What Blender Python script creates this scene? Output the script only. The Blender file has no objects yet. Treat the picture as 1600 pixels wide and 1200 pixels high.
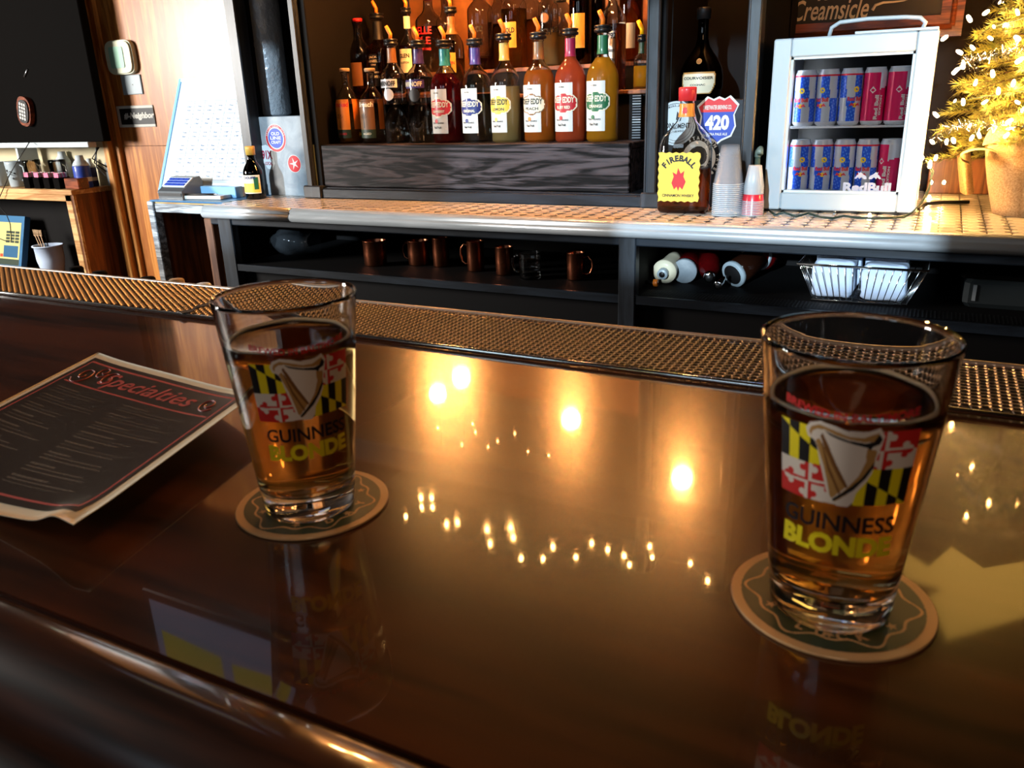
import bpy, math, random
import numpy as np
from mathutils import Vector, Matrix
sc = bpy.context.scene
R_ = random.Random(7)
# ---------------------------------------------------------------- camera
FPX = 1253.29
CM = np.array([[0.8890, -0.1252, 0.4405], [0.4569, 0.3083, -0.8344], [-0.0314, 0.9430, 0.3313]])
for _i in range(3):                      # re-orthonormalise
    for _j in range(_i): CM[:, _i] -= CM[:, _i].dot(CM[:, _j]) * CM[:, _j]
    CM[:, _i] /= np.linalg.norm(CM[:, _i])
EYE = np.array([0, 0, 0.2571])
cd = bpy.data.cameras.new('camera'); cam = bpy.data.objects.new('camera', cd); sc.collection.objects.link(cam)
cd.sensor_width = 36; cd.lens = FPX * 36 / 1600; cd.clip_start = 0.02; cd.clip_end = 60
cam.matrix_world = Matrix([list(CM[0]) + [0], list(CM[1]) + [0], list(CM[2]) + [EYE[2]], [0, 0, 0, 1]])
cd.dof.use_dof = True; cd.dof.focus_distance = 2.3; cd.dof.aperture_fstop = 17
sc.camera = cam
# ---------------------------------------------------------------- world, light, exposure
w = bpy.data.worlds.new('world'); sc.world = w; w.use_nodes = True
w.node_tree.nodes['Background'].inputs[0].default_value = (1.0, 0.8, 0.6, 1)
w.node_tree.nodes['Background'].inputs[1].default_value = 0.03
def area(name, loc, target, sx, sy, power, col):
    l = bpy.data.lights.new(name, 'AREA'); l.shape = 'RECTANGLE'; l.size = sx; l.size_y = sy; l.energy = power; l.color = col
    o = bpy.data.objects.new(name, l); sc.collection.objects.link(o); o.location = loc
    o.rotation_euler = (Vector(target) - Vector(loc)).to_track_quat('-Z', 'Y').to_euler(); return o
# low winter sun through the shaped openings of the unseen front wall, and the sky they show
sl = bpy.data.lights.new('sun', 'SUN'); sl.energy = 4.9; sl.angle = .012; sl.color = (.66, .85, 1.0)
so = bpy.data.objects.new('sun', sl); sc.collection.objects.link(so); so.rotation_euler = Vector((-.02, 1, -.22)).to_track_quat('-Z', 'Y').to_euler(); so.location = (0, -4, 2)
area('window_skylight', (-2.45, -2.93, 1.30), (-2.4, 2.4, .2), .75, .75, 7, (.66, .85, 1.0))
area('window_skylight_right', (-.70, -2.93, 1.33), (-.8, 2.4, 0), 1.3, .7, 7, (.66, .85, 1.0))
area('side_window_daylight', (-5.3, -.10, .70), (-2.7, 2.6, .3), 1.2, .9, 330, (1.0, .96, .90))
# warm fill added above and behind the camera to lift the glass prints
area('warm_fill_light', (0.3, -0.6, 1.55), (0.0, 0.9, 0.0), 0.5, 0.5, 5.5, (1.0, 0.60, 0.32))
sc.view_settings.view_transform = 'Standard'; sc.view_settings.look = 'None'
sc.view_settings.exposure = 0.0; sc.view_settings.gamma = 1.0; sc.view_settings.use_curve_mapping = False
cy = sc.cycles
cy.max_bounces = 16; cy.transmission_bounces = 14; cy.glossy_bounces = 5; cy.diffuse_bounces = 3; cy.transparent_max_bounces = 12
cy.sample_clamp_indirect = 4.0; cy.use_denoising = True; cy.blur_glossy = 0.5
# ---------------------------------------------------------------- helpers
FW = -CM[:, 2]
def ray(x, y): return FW + (x - 800) / FPX * CM[:, 0] - (y - 600) / FPX * CM[:, 1]
def A(x, y, Y):   # measured picture point -> place on the upright plane at depth Y
    d = ray(x, y); return EYE + d * (Y / d[1])
def Z(x, y, z):   # measured picture point -> place on the level plane at height z
    d = ray(x, y); return EYE + d * ((z - EYE[2]) / d[2])
def mmpx(P): return float((np.array(P) - EYE).dot(FW)) / FPX
ROOT = {}
def origin_of(o):
    while o.parent: o = o.parent
    return ROOT.get(o.name, Vector((0, 0, 0)))
def tag(o, label=None, cat=None, group=None, kind=None):
    if label: o['label'] = label
    if cat: o['category'] = cat
    if group: o['group'] = group
    if kind: o['kind'] = kind
    return o
def emp(name, loc, label, cat, group=None):
    o = bpy.data.objects.new(name, None); sc.collection.objects.link(o); o.empty_display_size = .02
    o.location = Vector([float(v) for v in loc]); ROOT[o.name] = Vector(o.location); return tag(o, label, cat, group)
def copy_tree(o, delta=(0, 0, 0), parent=None):
    c = o.copy(); sc.collection.objects.link(c)
    if parent is None: c.location = o.location + Vector(delta); ROOT[c.name] = Vector(c.location)
    else: c.parent = parent
    for k in list(o.children): copy_tree(k, parent=c)
    return c
def frame(n):
    n = Vector(n).normalized(); a = Vector((0, 0, 1)) if abs(n.z) < .9 else Vector((1, 0, 0))
    u = n.cross(a).normalized(); return u, n.cross(u).normalized()
class MB:
    def __init__(s): s.v = []; s.f = []; s.m = []; s.sm = []
    def add(s, vs, fs, m=0, smooth=False):
        b = len(s.v); s.v += [tuple(float(c) for c in v) for v in vs]
        s.f += [tuple(i + b for i in f) for f in fs]
        s.m += [m] * len(fs); s.sm += [smooth] * len(fs); return s
    def box(s, x0, x1, y0, y1, z0, z1, m=0):
        vs = [(x, y, z) for z in (z0, z1) for y in (y0, y1) for x in (x0, x1)]
        return s.add(vs, [(0, 2, 3, 1), (4, 5, 7, 6), (0, 1, 5, 4), (2, 6, 7, 3), (0, 4, 6, 2), (1, 3, 7, 5)], m)
    def bbox(s, x0, x1, y0, y1, z0, z1, b=.003, m=0):  # box with chamfered upright edges and top rim
        p = [(x0 + b, y0), (x1 - b, y0), (x1, y0 + b), (x1, y1 - b), (x1 - b, y1), (x0 + b, y1), (x0, y1 - b), (x0, y0 + b)]
        cx, cy_ = (x0 + x1) / 2, (y0 + y1) / 2
        q = [(x + (b if x < cx else -b) * (.7), y + (b if y < cy_ else -b) * .7) for x, y in p]
        vs = [(x, y, z0 + b) for x, y in p] + [(x, y, z1 - b) for x, y in p] + [(x, y, z1) for x, y in q] + [(x, y, z0) for x, y in q]
        fs = []
        for i in range(8):
            j = (i + 1) % 8; fs += [(i, j, j + 8, i + 8), (i + 8, j + 8, j + 16, i + 16), (i + 24, j + 24, j, i)]
        fs += [tuple(range(16, 24)), tuple(range(31, 23, -1))]
        return s.add(vs, fs, m)
    def obox(s, c, dx, dy, dz, rot=None, m=0):
        M = rot if rot is not None else Matrix.Identity(3)
        vs = [Vector(c) + M @ Vector((x * dx / 2, y * dy / 2, z * dz / 2)) for z in (-1, 1) for y in (-1, 1) for x in (-1, 1)]
        return s.add(vs, [(0, 2, 3, 1), (4, 5, 7, 6), (0, 1, 5, 4), (2, 6, 7, 3), (0, 4, 6, 2), (1, 3, 7, 5)], m)
    def lathe(s, prof, c=(0, 0), n=32, m=0, cap=True, ax=None, sq=None, asp=1.0, smooth=True, rot=0.0):
        # prof: (radius, z); sq: per-ring superellipse power; ax: (origin, axis) for lying turned shapes
        vs = []; fs = []
        if ax: O, D = Vector(ax[0]), Vector(ax[1]).normalized(); U, W = frame(D)
        for k, (r, z) in enumerate(prof):
            p = sq[k] if sq else 2
            for i in range(n):
                a = 2 * math.pi * i / n; ca, sa = math.cos(a), math.sin(a)
                q = r if p == 2 else r / ((abs(ca) ** p + abs(sa) ** p) ** (1 / p))
                lx, ly = q * ca, q * sa * asp
                if rot: lx, ly = lx * math.cos(rot) - ly * math.sin(rot), lx * math.sin(rot) + ly * math.cos(rot)
                vs.append(tuple(O + D * z + U * lx + W * ly) if ax else (c[0] + lx, c[1] + ly, z))
        for k in range(len(prof) - 1):
            for i in range(n):
                j = (i + 1) % n; fs.append((k * n + i, k * n + j, (k + 1) * n + j, (k + 1) * n + i))
        if cap:
            if prof[0][0] > 1e-5: fs.append(tuple(range(n - 1, -1, -1)))
            if prof[-1][0] > 1e-5: fs.append(tuple((len(prof) - 1) * n + i for i in range(n)))
        return s.add(vs, fs, m, smooth)
    def tube(s, pts, r, n=8, m=0, closed=False, rr=None):
        pts = [Vector([float(c) for c in p]) for p in pts]; N = len(pts); vs = []; fs = []
        U = None
        for k, p in enumerate(pts):
            a = pts[(k - 1) % N] if (closed or k > 0) else p; b = pts[(k + 1) % N] if (closed or k < N - 1) else p
            d = (b - a).normalized()
            if U is None: U, W = frame(d)
            else:
                U = (U - d * U.dot(d)).normalized(); W = d.cross(U)
            q = rr[k] if rr else r
            for i in range(n):
                t = 2 * math.pi * i / n; vs.append(p + U * (q * math.cos(t)) + W * (q * math.sin(t)))
        for k in range(N if closed else N - 1):
            for i in range(n):
                j = (i + 1) % n; k2 = (k + 1) % N; fs.append((k * n + i, k * n + j, k2 * n + j, k2 * n + i))
        if not closed: fs += [tuple(range(n - 1, -1, -1)), tuple((N - 1) * n + i for i in range(n))]
        return s.add(vs, fs, m, True)
    def prism(s, poly, O, U, W, d, m=0):   # polygon (u,w) in plane O,U,W extruded by vector d
        O, U, W, d = (Vector([float(c) for c in q]) for q in (O, U, W, d)); n = len(poly)
        a = [O + U * u + W * v for u, v in poly]; vs = a + [p + d for p in a]
        fs = [tuple(range(n)), tuple(range(2 * n - 1, n - 1, -1))] + [(i, i + n, (i + 1) % n + n, (i + 1) % n) for i in range(n)]
        return s.add(vs, fs, m)
    def ball(s, c, r, n=10, m=0, sz=1.0):
        pr = [(max(r * math.sin(math.pi * k / n), 1e-6), c[2] - r * sz * math.cos(math.pi * k / n)) for k in range(n + 1)]
        return s.lathe(pr, (c[0], c[1]), n * 2, m, cap=False)
    def build(s, name, mats, parent=None, origin=None, fix=True):
        me = bpy.data.meshes.new(name); mats = mats if isinstance(mats, (list, tuple)) else [mats]
        if parent is not None: off = origin_of(parent)
        else:
            if origin is None:
                a = np.array(s.v); lo, hi = a.min(0), a.max(0); origin = ((lo[0] + hi[0]) / 2, (lo[1] + hi[1]) / 2, lo[2])
            off = Vector([float(c) for c in origin])
        me.from_pydata([(v[0] - off.x, v[1] - off.y, v[2] - off.z) for v in s.v], [], s.f)
        for q in mats: me.materials.append(q)
        me.polygons.foreach_set('material_index', s.m); me.polygons.foreach_set('use_smooth', s.sm); me.update()
        if fix and len(s.f) < 60000:
            import bmesh
            bm = bmesh.new(); bm.from_mesh(me); bmesh.ops.recalc_face_normals(bm, faces=bm.faces); bm.to_mesh(me); bm.free()
        o = bpy.data.objects.new(name, me); sc.collection.objects.link(o)
        if parent is not None: o.parent = parent
        else: o.location = off; ROOT[o.name] = Vector(off)
        return o
# flat lettering ------------------------------------------------------------
_tc = {}
def text2d(s, bold=0.0, shear=0.0, space=1.0):
    k = (s, bold, shear, space)
    if k not in _tc:
        cu = bpy.data.curves.new('t', 'FONT'); cu.body = s; cu.size = 1; cu.offset = bold; cu.shear = shear; cu.space_character = space
        cu.resolution_u = 3
        o = bpy.data.objects.new('t', cu); sc.collection.objects.link(o); bpy.context.view_layer.update()
        me = o.to_mesh(); v = np.array([list(p.co)[:2] for p in me.vertices]).reshape(-1, 2); f = [tuple(p.vertices) for p in me.polygons]
        o.to_mesh_clear(); bpy.data.objects.remove(o); bpy.data.curves.remove(cu)
        lo, hi = v.min(0), v.max(0); v = (v - (lo + hi) / 2) / (hi[0] - lo[0]); _tc[k] = (v, f, float((hi[1] - lo[1]) / (hi[0] - lo[0])))
    return _tc[k]
def put_text(mb, s, fmap, cu, cv, width, height=None, m=0, bold=0.02, shear=0.0, space=1.0, ang=0.0):
    v, f, asp = text2d(s, bold, shear, space); ky = 1.0 if height is None else height / (asp * width)
    a, b = v[:, 0] * width, v[:, 1] * width * ky
    u = cu + a * math.cos(ang) - b * math.sin(ang); q = cv + a * math.sin(ang) + b * math.cos(ang)
    mb.add([fmap(x, y) for x, y in zip(u, q)], f, m)
def arc_text(mb, s, fmap, cu, cv, rad, hgt, a0, a1, m=0, bold=0.02, inward=False):
    n = len(s)
    for i, ch in enumerate(s):
        if ch == ' ': continue
        a = math.radians(a0 + (a1 - a0) * (i / (n - 1) if n > 1 else .5))
        v, f, asp = text2d(ch, bold); wd = hgt / asp if ch not in "I1.'-," else hgt * .22
        if ch in '.-,\'': wd = hgt * .25; hh = hgt * .25
        else: wd = min(wd, hgt * .95); hh = hgt
        put_text(mb, ch, fmap, cu + rad * math.cos(a), cv + rad * math.sin(a), wd, hh, m, bold, ang=a + (math.pi / 2 if inward else -math.pi / 2))
def plane(O, U, W, lift=0.0):
    O, U, W = (Vector([float(c) for c in q]) for q in (O, U, W)); N = U.cross(W).normalized() * lift
    return lambda u, v: tuple(O + U * u + W * v + N)
def cone(c, rz, face=0.0, lift=0.0005):     # rz(z)->radius; u is arc length at that height
    def f(u, z):
        r = rz(z) + lift; a = face + u / r; return (c[0] + r * math.sin(a), c[1] - r * math.cos(a), z)
    return f
def inpoly(x, y, poly):
    ins = np.zeros(x.shape, bool); n = len(poly)
    for i in range(n):
        x1, y1 = poly[i]; x2, y2 = poly[(i + 1) % n]
        if y1 == y2: continue
        c = ((y1 > y) != (y2 > y)) & (x < (x2 - x1) * (y - y1) / (y2 - y1) + x1); ins ^= c
    return ins
def raster(mb, u0, u1, v0, v1, nx, ny, paint, fmap):
    us = np.linspace(u0, u1, nx + 1); vs = np.linspace(v0, v1, ny + 1)
    cu, cv = np.meshgrid((us[:-1] + us[1:]) / 2, (vs[:-1] + vs[1:]) / 2); M = paint(cu, cv)
    idx = {}; V = []; 
    def vi(i, j):
        k = (i, j)
        if k not in idx: idx[k] = len(V); V.append(fmap(us[i], vs[j]))
        return idx[k]
    F = []; mm = []
    for j in range(ny):
        for i in range(nx):
            if M[j, i] >= 0: F.append((vi(i, j), vi(i + 1, j), vi(i + 1, j + 1), vi(i, j + 1))); mm.append(int(M[j, i]))
    b = len(mb.v); mb.v += V; mb.f += [tuple(k + b for k in f) for f in F]; mb.m += mm; mb.sm += [True] * len(F)
# ---------------------------------------------------------------- materials
def srgb(r, g, b): return tuple(((c / 255) / 12.92 if c / 255 <= .04045 else ((c / 255 + .055) / 1.055) ** 2.4) for c in (r, g, b))
def mat(name, col=(.5, .5, .5), rough=.5, metal=0, trans=0, ior=1.45, emit=None, es=0, coat=0, crough=.05, noise=None, bump=None, spec=None, stretch=(1, 1, 1), alpha=None, sheen=0, sss=0):
    m = bpy.data.materials.new(name); m.use_nodes = True; nt = m.node_tree; b = nt.nodes['Principled BSDF']; I = b.inputs
    I['Base Color'].default_value = (*col, 1); I['Roughness'].default_value = rough; I['Metallic'].default_value = metal
    I['Transmission Weight'].default_value = trans; I['IOR'].default_value = ior
    I['Coat Weight'].default_value = coat; I['Coat Roughness'].default_value = crough
    if sss: I['Subsurface Weight'].default_value = sss; I['Subsurface Radius'].default_value = (.02, .01, .005)
    if spec is not None: I['Specular IOR Level'].default_value = spec
    if alpha is not None: I['Alpha'].default_value = alpha
    if emit: I['Emission Color'].default_value = (*emit, 1); I['Emission Strength'].default_value = es
    if noise or bump:
        tc = nt.nodes.new('ShaderNodeTexCoord'); mp = nt.nodes.new('ShaderNodeMapping'); mp.inputs['Scale'].default_value = stretch
        nt.links.new(tc.outputs['Object'], mp.inputs[0])
        n = nt.nodes.new('ShaderNodeTexNoise'); n.inputs['Detail'].default_value = 6; n.inputs['Roughness'].default_value = .6
        nt.links.new(mp.outputs[0], n.inputs[0])
        if noise:   # (scale, second colour, distortion, lo, hi)
            n.inputs['Scale'].default_value = noise[0]; n.inputs['Distortion'].default_value = noise[2]
            r = nt.nodes.new('ShaderNodeValToRGB'); r.color_ramp.elements[0].position = noise[3]; r.color_ramp.elements[1].position = noise[4]
            r.color_ramp.elements[0].color = (*col, 1); r.color_ramp.elements[1].color = (*noise[1], 1)
            nt.links.new(n.outputs[0], r.inputs[0]); nt.links.new(r.outputs[0], I['Base Color'])
        else: n.inputs['Scale'].default_value = bump[1]
        if bump:
            n2 = n
            if noise: n2 = nt.nodes.new('ShaderNodeTexNoise'); n2.inputs['Scale'].default_value = bump[1]; n2.inputs['Detail'].default_value = 4; nt.links.new(mp.outputs[0], n2.inputs[0])
            bp = nt.nodes.new('ShaderNodeBump'); bp.inputs['Strength'].default_value = bump[0]; bp.inputs['Distance'].default_value = bump[2] if len(bump) > 2 else .002
            nt.links.new(n2.outputs[0], bp.inputs['Height']); nt.links.new(bp.outputs[0], I['Normal'])
    return m
def wood(name, c1, c2, rough, axis, scale=14, coat=0, crough=.08, bands=True, bump=.15, spec=None, nb=22):
    m = mat(name, c1, rough, coat=coat, crough=crough, spec=spec); nt = m.node_tree; b = nt.nodes['Principled BSDF']
    tc = nt.nodes.new('ShaderNodeTexCoord'); mp = nt.nodes.new('ShaderNodeMapping'); st = [1, 1, 1]; st[axis] = .09; mp.inputs['Scale'].default_value = st
    nt.links.new(tc.outputs['Object'], mp.inputs[0])
    n = nt.nodes.new('ShaderNodeTexNoise'); n.inputs['Scale'].default_value = scale; n.inputs['Detail'].default_value = 8; n.inputs['Distortion'].default_value = 1.2
    n2 = nt.nodes.new('ShaderNodeTexNoise'); n2.inputs['Scale'].default_value = scale * 9; n2.inputs['Detail'].default_value = 5
    nt.links.new(mp.outputs[0], n.inputs[0]); nt.links.new(mp.outputs[0], n2.inputs[0])
    wv = nt.nodes.new('ShaderNodeMath'); wv.operation = 'MULTIPLY'; wv.inputs[1].default_value = nb if bands else 6
    sn = nt.nodes.new('ShaderNodeMath'); sn.operation = 'SINE'
    nt.links.new(n.outputs[0], wv.inputs[0]); nt.links.new(wv.outputs[0], sn.inputs[0])
    ad = nt.nodes.new('ShaderNodeMath'); ad.operation = 'MULTIPLY_ADD'; ad.inputs[1].default_value = .28; nt.links.new(sn.outputs[0], ad.inputs[0]); nt.links.new(n2.outputs[0], ad.inputs[2])
    r = nt.nodes.new('ShaderNodeValToRGB'); r.color_ramp.elements[0].position = .25; r.color_ramp.elements[1].position = .8
    r.color_ramp.elements[0].color = (*c1, 1); r.color_ramp.elements[1].color = (*c2, 1)
    nt.links.new(ad.outputs[0], r.inputs[0]); nt.links.new(r.outputs[0], b.inputs['Base Color'])
    bp = nt.nodes.new('ShaderNodeBump'); bp.inputs['Strength'].default_value = bump; bp.inputs['Distance'].default_value = .001
    nt.links.new(ad.outputs[0], bp.inputs['Height']); nt.links.new(bp.outputs[0], b.inputs['Normal'])
    return m
M = {}
M['bar'] = wood('bar_wood', srgb(34, 16, 7), srgb(88, 44, 18), .24, 0, 7, coat=1.0, crough=.045, bump=.05, bands=False, spec=.4)
nt = M['bar'].node_tree; b = nt.nodes['Principled BSDF']     # fine scratches and wipe marks in the varnish
tc = nt.nodes.new('ShaderNodeTexCoord'); ns = nt.nodes.new('ShaderNodeTexNoise'); ns.inputs['Scale'].default_value = 9; ns.inputs['Detail'].default_value = 9
nt.links.new(tc.outputs['Object'], ns.inputs[0]); mr = nt.nodes.new('ShaderNodeMapRange'); mr.inputs[1].default_value = .3; mr.inputs[2].default_value = .75; mr.inputs[3].default_value = .015; mr.inputs[4].default_value = .07
nt.links.new(ns.outputs[0], mr.inputs[0]); nt.links.new(mr.outputs[0], b.inputs['Coat Roughness'])
M['rail'] = wood('rail_wood', srgb(30, 14, 6), srgb(76, 38, 16), .28, 0, 14, coat=1.0, crough=.05, bump=.05, bands=False)
M['panel'] = wood('panel_wood', srgb(160, 92, 34), srgb(212, 140, 66), .38, 2, 10, coat=.25, crough=.25)
M['trimw'] = wood('trim_wood', srgb(170, 108, 44), srgb(224, 160, 84), .4, 2, 16)
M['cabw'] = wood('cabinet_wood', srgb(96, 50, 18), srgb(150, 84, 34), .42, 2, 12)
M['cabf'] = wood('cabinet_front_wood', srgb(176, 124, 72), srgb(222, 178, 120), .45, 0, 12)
M['plinth'] = wood('stained_plank', srgb(9, 6, 6), srgb(74, 66, 68), .45, 0, 11, bump=.5, spec=.15, nb=48)
M['greyw'] = wood('weathered_wood', srgb(96, 98, 102), srgb(170, 174, 176), .6, 0, 18, bump=.6)
M['brownpost'] = wood('brown_post_wood', srgb(86, 48, 26), srgb(140, 88, 52), .5, 2, 14)
M['framew'] = wood('frame_wood', srgb(84, 36, 18), srgb(150, 74, 38), .35, 0, 18, coat=.3)
M['black'] = mat('black_painted_wood', srgb(26, 28, 32), .38, noise=(30, srgb(54, 60, 68), .5, .4, .75), stretch=(1, 1, .12), bump=(.3, 60, .001))
M['blackh'] = mat('black_painted_rail', srgb(18, 21, 26), .4, spec=.3, noise=(30, srgb(40, 48, 58), .5, .4, .75), stretch=(.12, 1, 1), bump=(.3, 60, .001))
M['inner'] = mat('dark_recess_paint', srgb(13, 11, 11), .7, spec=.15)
M['slab'] = mat('grey_painted_board', srgb(120, 128, 134), .5, noise=(14, srgb(150, 156, 160), .6, .4, .7), bump=(.2, 50, .001))
M['wallp'] = mat('dark_wall_paint', srgb(30, 23, 19), .8, spec=.1)
M['beige'] = mat('beige_wall_paint', srgb(196, 184, 150), .7)
M['backglow'] = mat('brown_back_panel', srgb(132, 84, 42), .40, noise=(6, srgb(168, 112, 60), .6, .35, .7))
M['floor'] = mat('floor_rubber', srgb(22, 20, 19), .7)
M['metal'] = mat('brushed_metal', srgb(176, 176, 178), .32, 1)
M['alu'] = mat('painted_nosing', srgb(176, 182, 186), .28, metal=.35, noise=(40, srgb(206, 210, 214), .3, .4, .7), stretch=(.1, 1, 1))
M['chrome'] = mat('chrome', (.8, .8, .8), .12, 1)
M['mat'] = mat('perforated_steel', srgb(206, 192, 180), .36, .45)
M['rubber'] = mat('black_rubber', srgb(14, 13, 12), .6)
M['copper'] = mat('copper', srgb(184, 108, 76), .26, 1, bump=(.15, 90, .0008))
M['tile'] = mat('white_tile', srgb(196, 186, 172), .22, noise=(8, srgb(216, 206, 192), .4, .4, .7))
M['tiled'] = mat('dark_tile', srgb(40, 32, 30), .3); M['grout'] = mat('grout', srgb(100, 88, 78), .8)
M['white'] = mat('white_plastic', srgb(162, 174, 180), .35); M['paper'] = mat('white_paper', srgb(206, 204, 196), .7, coat=.35, crough=.1)
M['whiteb'] = mat('whiteboard_face', srgb(240, 242, 242), .3)
M['blk'] = mat('black_plastic', srgb(18, 18, 19), .3); M['blkm'] = mat('black_matte', srgb(9, 7, 6), .85, spec=.05)
M['ink'] = mat('black_ink', srgb(20, 18, 18), .5)
def glass(name, col=(1, 1, 1), rough=0.0, ior=1.45): return mat(name, col, rough, trans=1, ior=ior)
M['glass'] = glass('clear_glass', (.985, .99, .985)); M['pint'] = glass('pint_glass', (.985, .99, .985), 0, 1.5)
M['pane'] = glass('door_pane', (.97, .98, .98), 0, 1.1)
M['clearp'] = glass('clear_plastic', (.93, .95, .96), .05, 1.3)
M['amberg'] = glass('amber_glass', srgb(120, 60, 22)); M['darkg'] = glass('dark_brown_glass', srgb(46, 26, 16)); M['greeng'] = glass('dark_green_glass', srgb(40, 50, 30))
M['emrg'] = mat('dark_bottle', srgb(16, 12, 10), .1, coat=.5)
m = mat('lager_beer', (1, 1, 1), 0, trans=1, ior=1.34); nt = m.node_tree
va = nt.nodes.new('ShaderNodeVolumeAbsorption'); va.inputs[0].default_value = (1.0, .70, .02, 1); va.inputs[1].default_value = 33
vs_ = nt.nodes.new('ShaderNodeVolumeScatter'); vs_.inputs['Color'].default_value = (1.0, .72, .10, 1); vs_.inputs['Density'].default_value = 5.0; vs_.inputs['Anisotropy'].default_value = .4
add_ = nt.nodes.new('ShaderNodeAddShader'); nt.links.new(va.outputs[0], add_.inputs[0]); nt.links.new(vs_.outputs[0], add_.inputs[1]); nt.links.new(add_.outputs[0], nt.nodes['Material Output'].inputs['Volume']); M['beer'] = m
def liquid(name, col, rough=.05, trans=.9, ior=1.34): return mat(name, col, rough, trans=trans, ior=ior)
M['whisky'] = liquid('whisky', srgb(196, 92, 22)); M['dwhisky'] = liquid('dark_whisky', srgb(120, 44, 14)); M['golden'] = liquid('golden_spirit', srgb(232, 170, 70))
M['tequila'] = liquid('amber_tequila', srgb(230, 150, 50)); M['pale'] = liquid('pale_spirit', srgb(240, 232, 214), trans=1); M['clearl'] = liquid('clear_spirit', srgb(245, 245, 240), trans=1)
M['redl'] = liquid('red_vodka', srgb(150, 20, 24), .1, .75); M['orangej'] = liquid('orange_juice_vodka', srgb(214, 112, 28), .3, .25); M['pinkj'] = liquid('grapefruit_vodka', srgb(226, 92, 48), .3, .25)
M['yellowj'] = liquid('cloudy_yellow_vodka', srgb(226, 150, 26), .3, .2); M['darkl'] = liquid('dark_liqueur', srgb(40, 18, 10), .1, .3); M['lemonl'] = liquid('lemonade_vodka', srgb(224, 190, 120), .2, .5)
def flat(name, r, g, b_, rough=.5, **k):
    M[name] = mat(name, srgb(r, g, b_), rough, **{'coat': .35, 'crough': .10, **k}); return M[name]
for a in [('red', 196, 34, 40), ('redlab', 176, 28, 36), ('cream', 226, 214, 184), ('yellow', 226, 190, 30), ('yellab', 232, 196, 70), ('goldp', 176, 132, 72), ('golddk', 120, 78, 36), ('navy', 26, 34, 92), ('blue', 30, 62, 160), ('blued', 22, 36, 104),
          ('silver', 196, 200, 206), ('teal', 44, 150, 160), ('purple', 58, 40, 110), ('orangep', 232, 120, 24), ('green', 22, 92, 54), ('greend', 34, 52, 30), ('tan', 192, 152, 104), ('tanpaper', 206, 170, 130), ('burg', 150, 20, 60), ('crim', 176, 24, 68), ('lblue', 120, 170, 210),
          ('bluecan', 30, 90, 170), ('flagred', 206, 40, 34), ('flagyel', 236, 216, 20), ('flagwht', 226, 214, 200), ('titlered', 168, 66, 58), ('menudk', 42, 34, 28), ('menubl', 70, 62, 50), ('mustard', 190, 150, 60), ('orangecap', 214, 130, 40), ('stkgrey', 196, 206, 210), ('yelpour', 250, 190, 0)]:
    flat(a[0], *a[1:])
M['cork'] = mat('cork', srgb(176, 150, 116), .7); M['burlap'] = mat('burlap', srgb(196, 164, 122), .9, noise=(260, srgb(168, 134, 94), 0, .4, .6), bump=(.6, 300, .001))
M['needle'] = mat('fir_needle', srgb(104, 112, 52), .55, noise=(20, srgb(160, 150, 66), 0, .35, .7)); M['tinsel'] = mat('silver_tinsel', srgb(226, 226, 232), .18, 1)
M['bark'] = mat('bark', srgb(70, 46, 28), .8)
M['bulb'] = mat('fairy_light', (1, .8, .5), .3, emit=(1.0, .52, .15), es=600); M['bulbc'] = mat('fairy_light_small', (1, .8, .5), .3, emit=(1.0, .5, .15), es=120)
M['lamp'] = mat('lamp_bulb', (1, .8, .5), .3, emit=(1.0, .39, .10), es=560); M['led'] = mat('cooler_led', (1, 1, 1), .3, emit=(.85, .93, 1), es=30)
M['cord'] = mat('green_wire', srgb(22, 44, 34), .5); M['cordb'] = mat('black_wire', srgb(14, 14, 14), .5)
M['screen'] = mat('till_screen', srgb(190, 180, 120), .3, emit=srgb(200, 190, 120), es=.35); M['scrb'] = mat('till_screen_blue', srgb(50, 90, 120), .3, emit=srgb(50, 90, 130), es=.3)
M['scrd'] = mat('till_screen_dark', srgb(60, 70, 60), .3, emit=srgb(60, 70, 60), es=.15); M['scrr'] = mat('till_screen_red', srgb(210, 70, 50), .3, emit=srgb(210, 70, 50), es=.4); M['teal2'] = mat('till_body', srgb(60, 110, 150), .35)
M['lcd'] = mat('thermostat_display', srgb(150, 196, 170), .3); M['fog'] = mat('frosted_print', srgb(210, 216, 232), .6, alpha=.45)
M['tvy'] = mat('television_yellow', (0, 0, 0), .4, emit=(1.0, .56, .10), es=2.2); M['tvb'] = mat('television_blue', (0, 0, 0), .4, emit=(.30, .34, .5), es=.8); M['tvd'] = mat('television_dull_yellow', (0, 0, 0), .4, emit=(.6, .5, .06), es=.9)
M['towel'] = mat('white_cloth', srgb(196, 212, 236), .8); M['clearw'] = mat('frosted_cup', srgb(214, 220, 224), .35, trans=.4); M['cupc'] = mat('cup_film', srgb(190, 204, 218), .18, alpha=.10, spec=1.0); M['cupr'] = mat('cup_rim', srgb(214, 226, 236), .2, alpha=.55, spec=1.0)
M['mirr'] = mat('silvered_glass', srgb(176, 184, 192), .27, metal=.35, bump=(.8, 12, .02))
# ================================================================ setting
def struct(name, mb, m, parent=None): return tag(mb.build(name, m, parent), kind='structure')
def xs(x, y, Y): return float(A(x, y, Y)[0])
def zs(x, y, Y): return float(A(x, y, Y)[2])
WY = 2.63      # face of the wood wall on the left
fl = emp('floor', (0, 1.5, -1.07), None, None); tag(fl, kind='structure')
MB().box(-7, 3.5, -6, 3.2, -1.12, -1.07).build('floor_slab', M['floor'], fl)
struct('ceiling', MB().box(-5.6, 3.1, -3.1, 3.2, 1.72, 1.78), M['wallp'])
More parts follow.
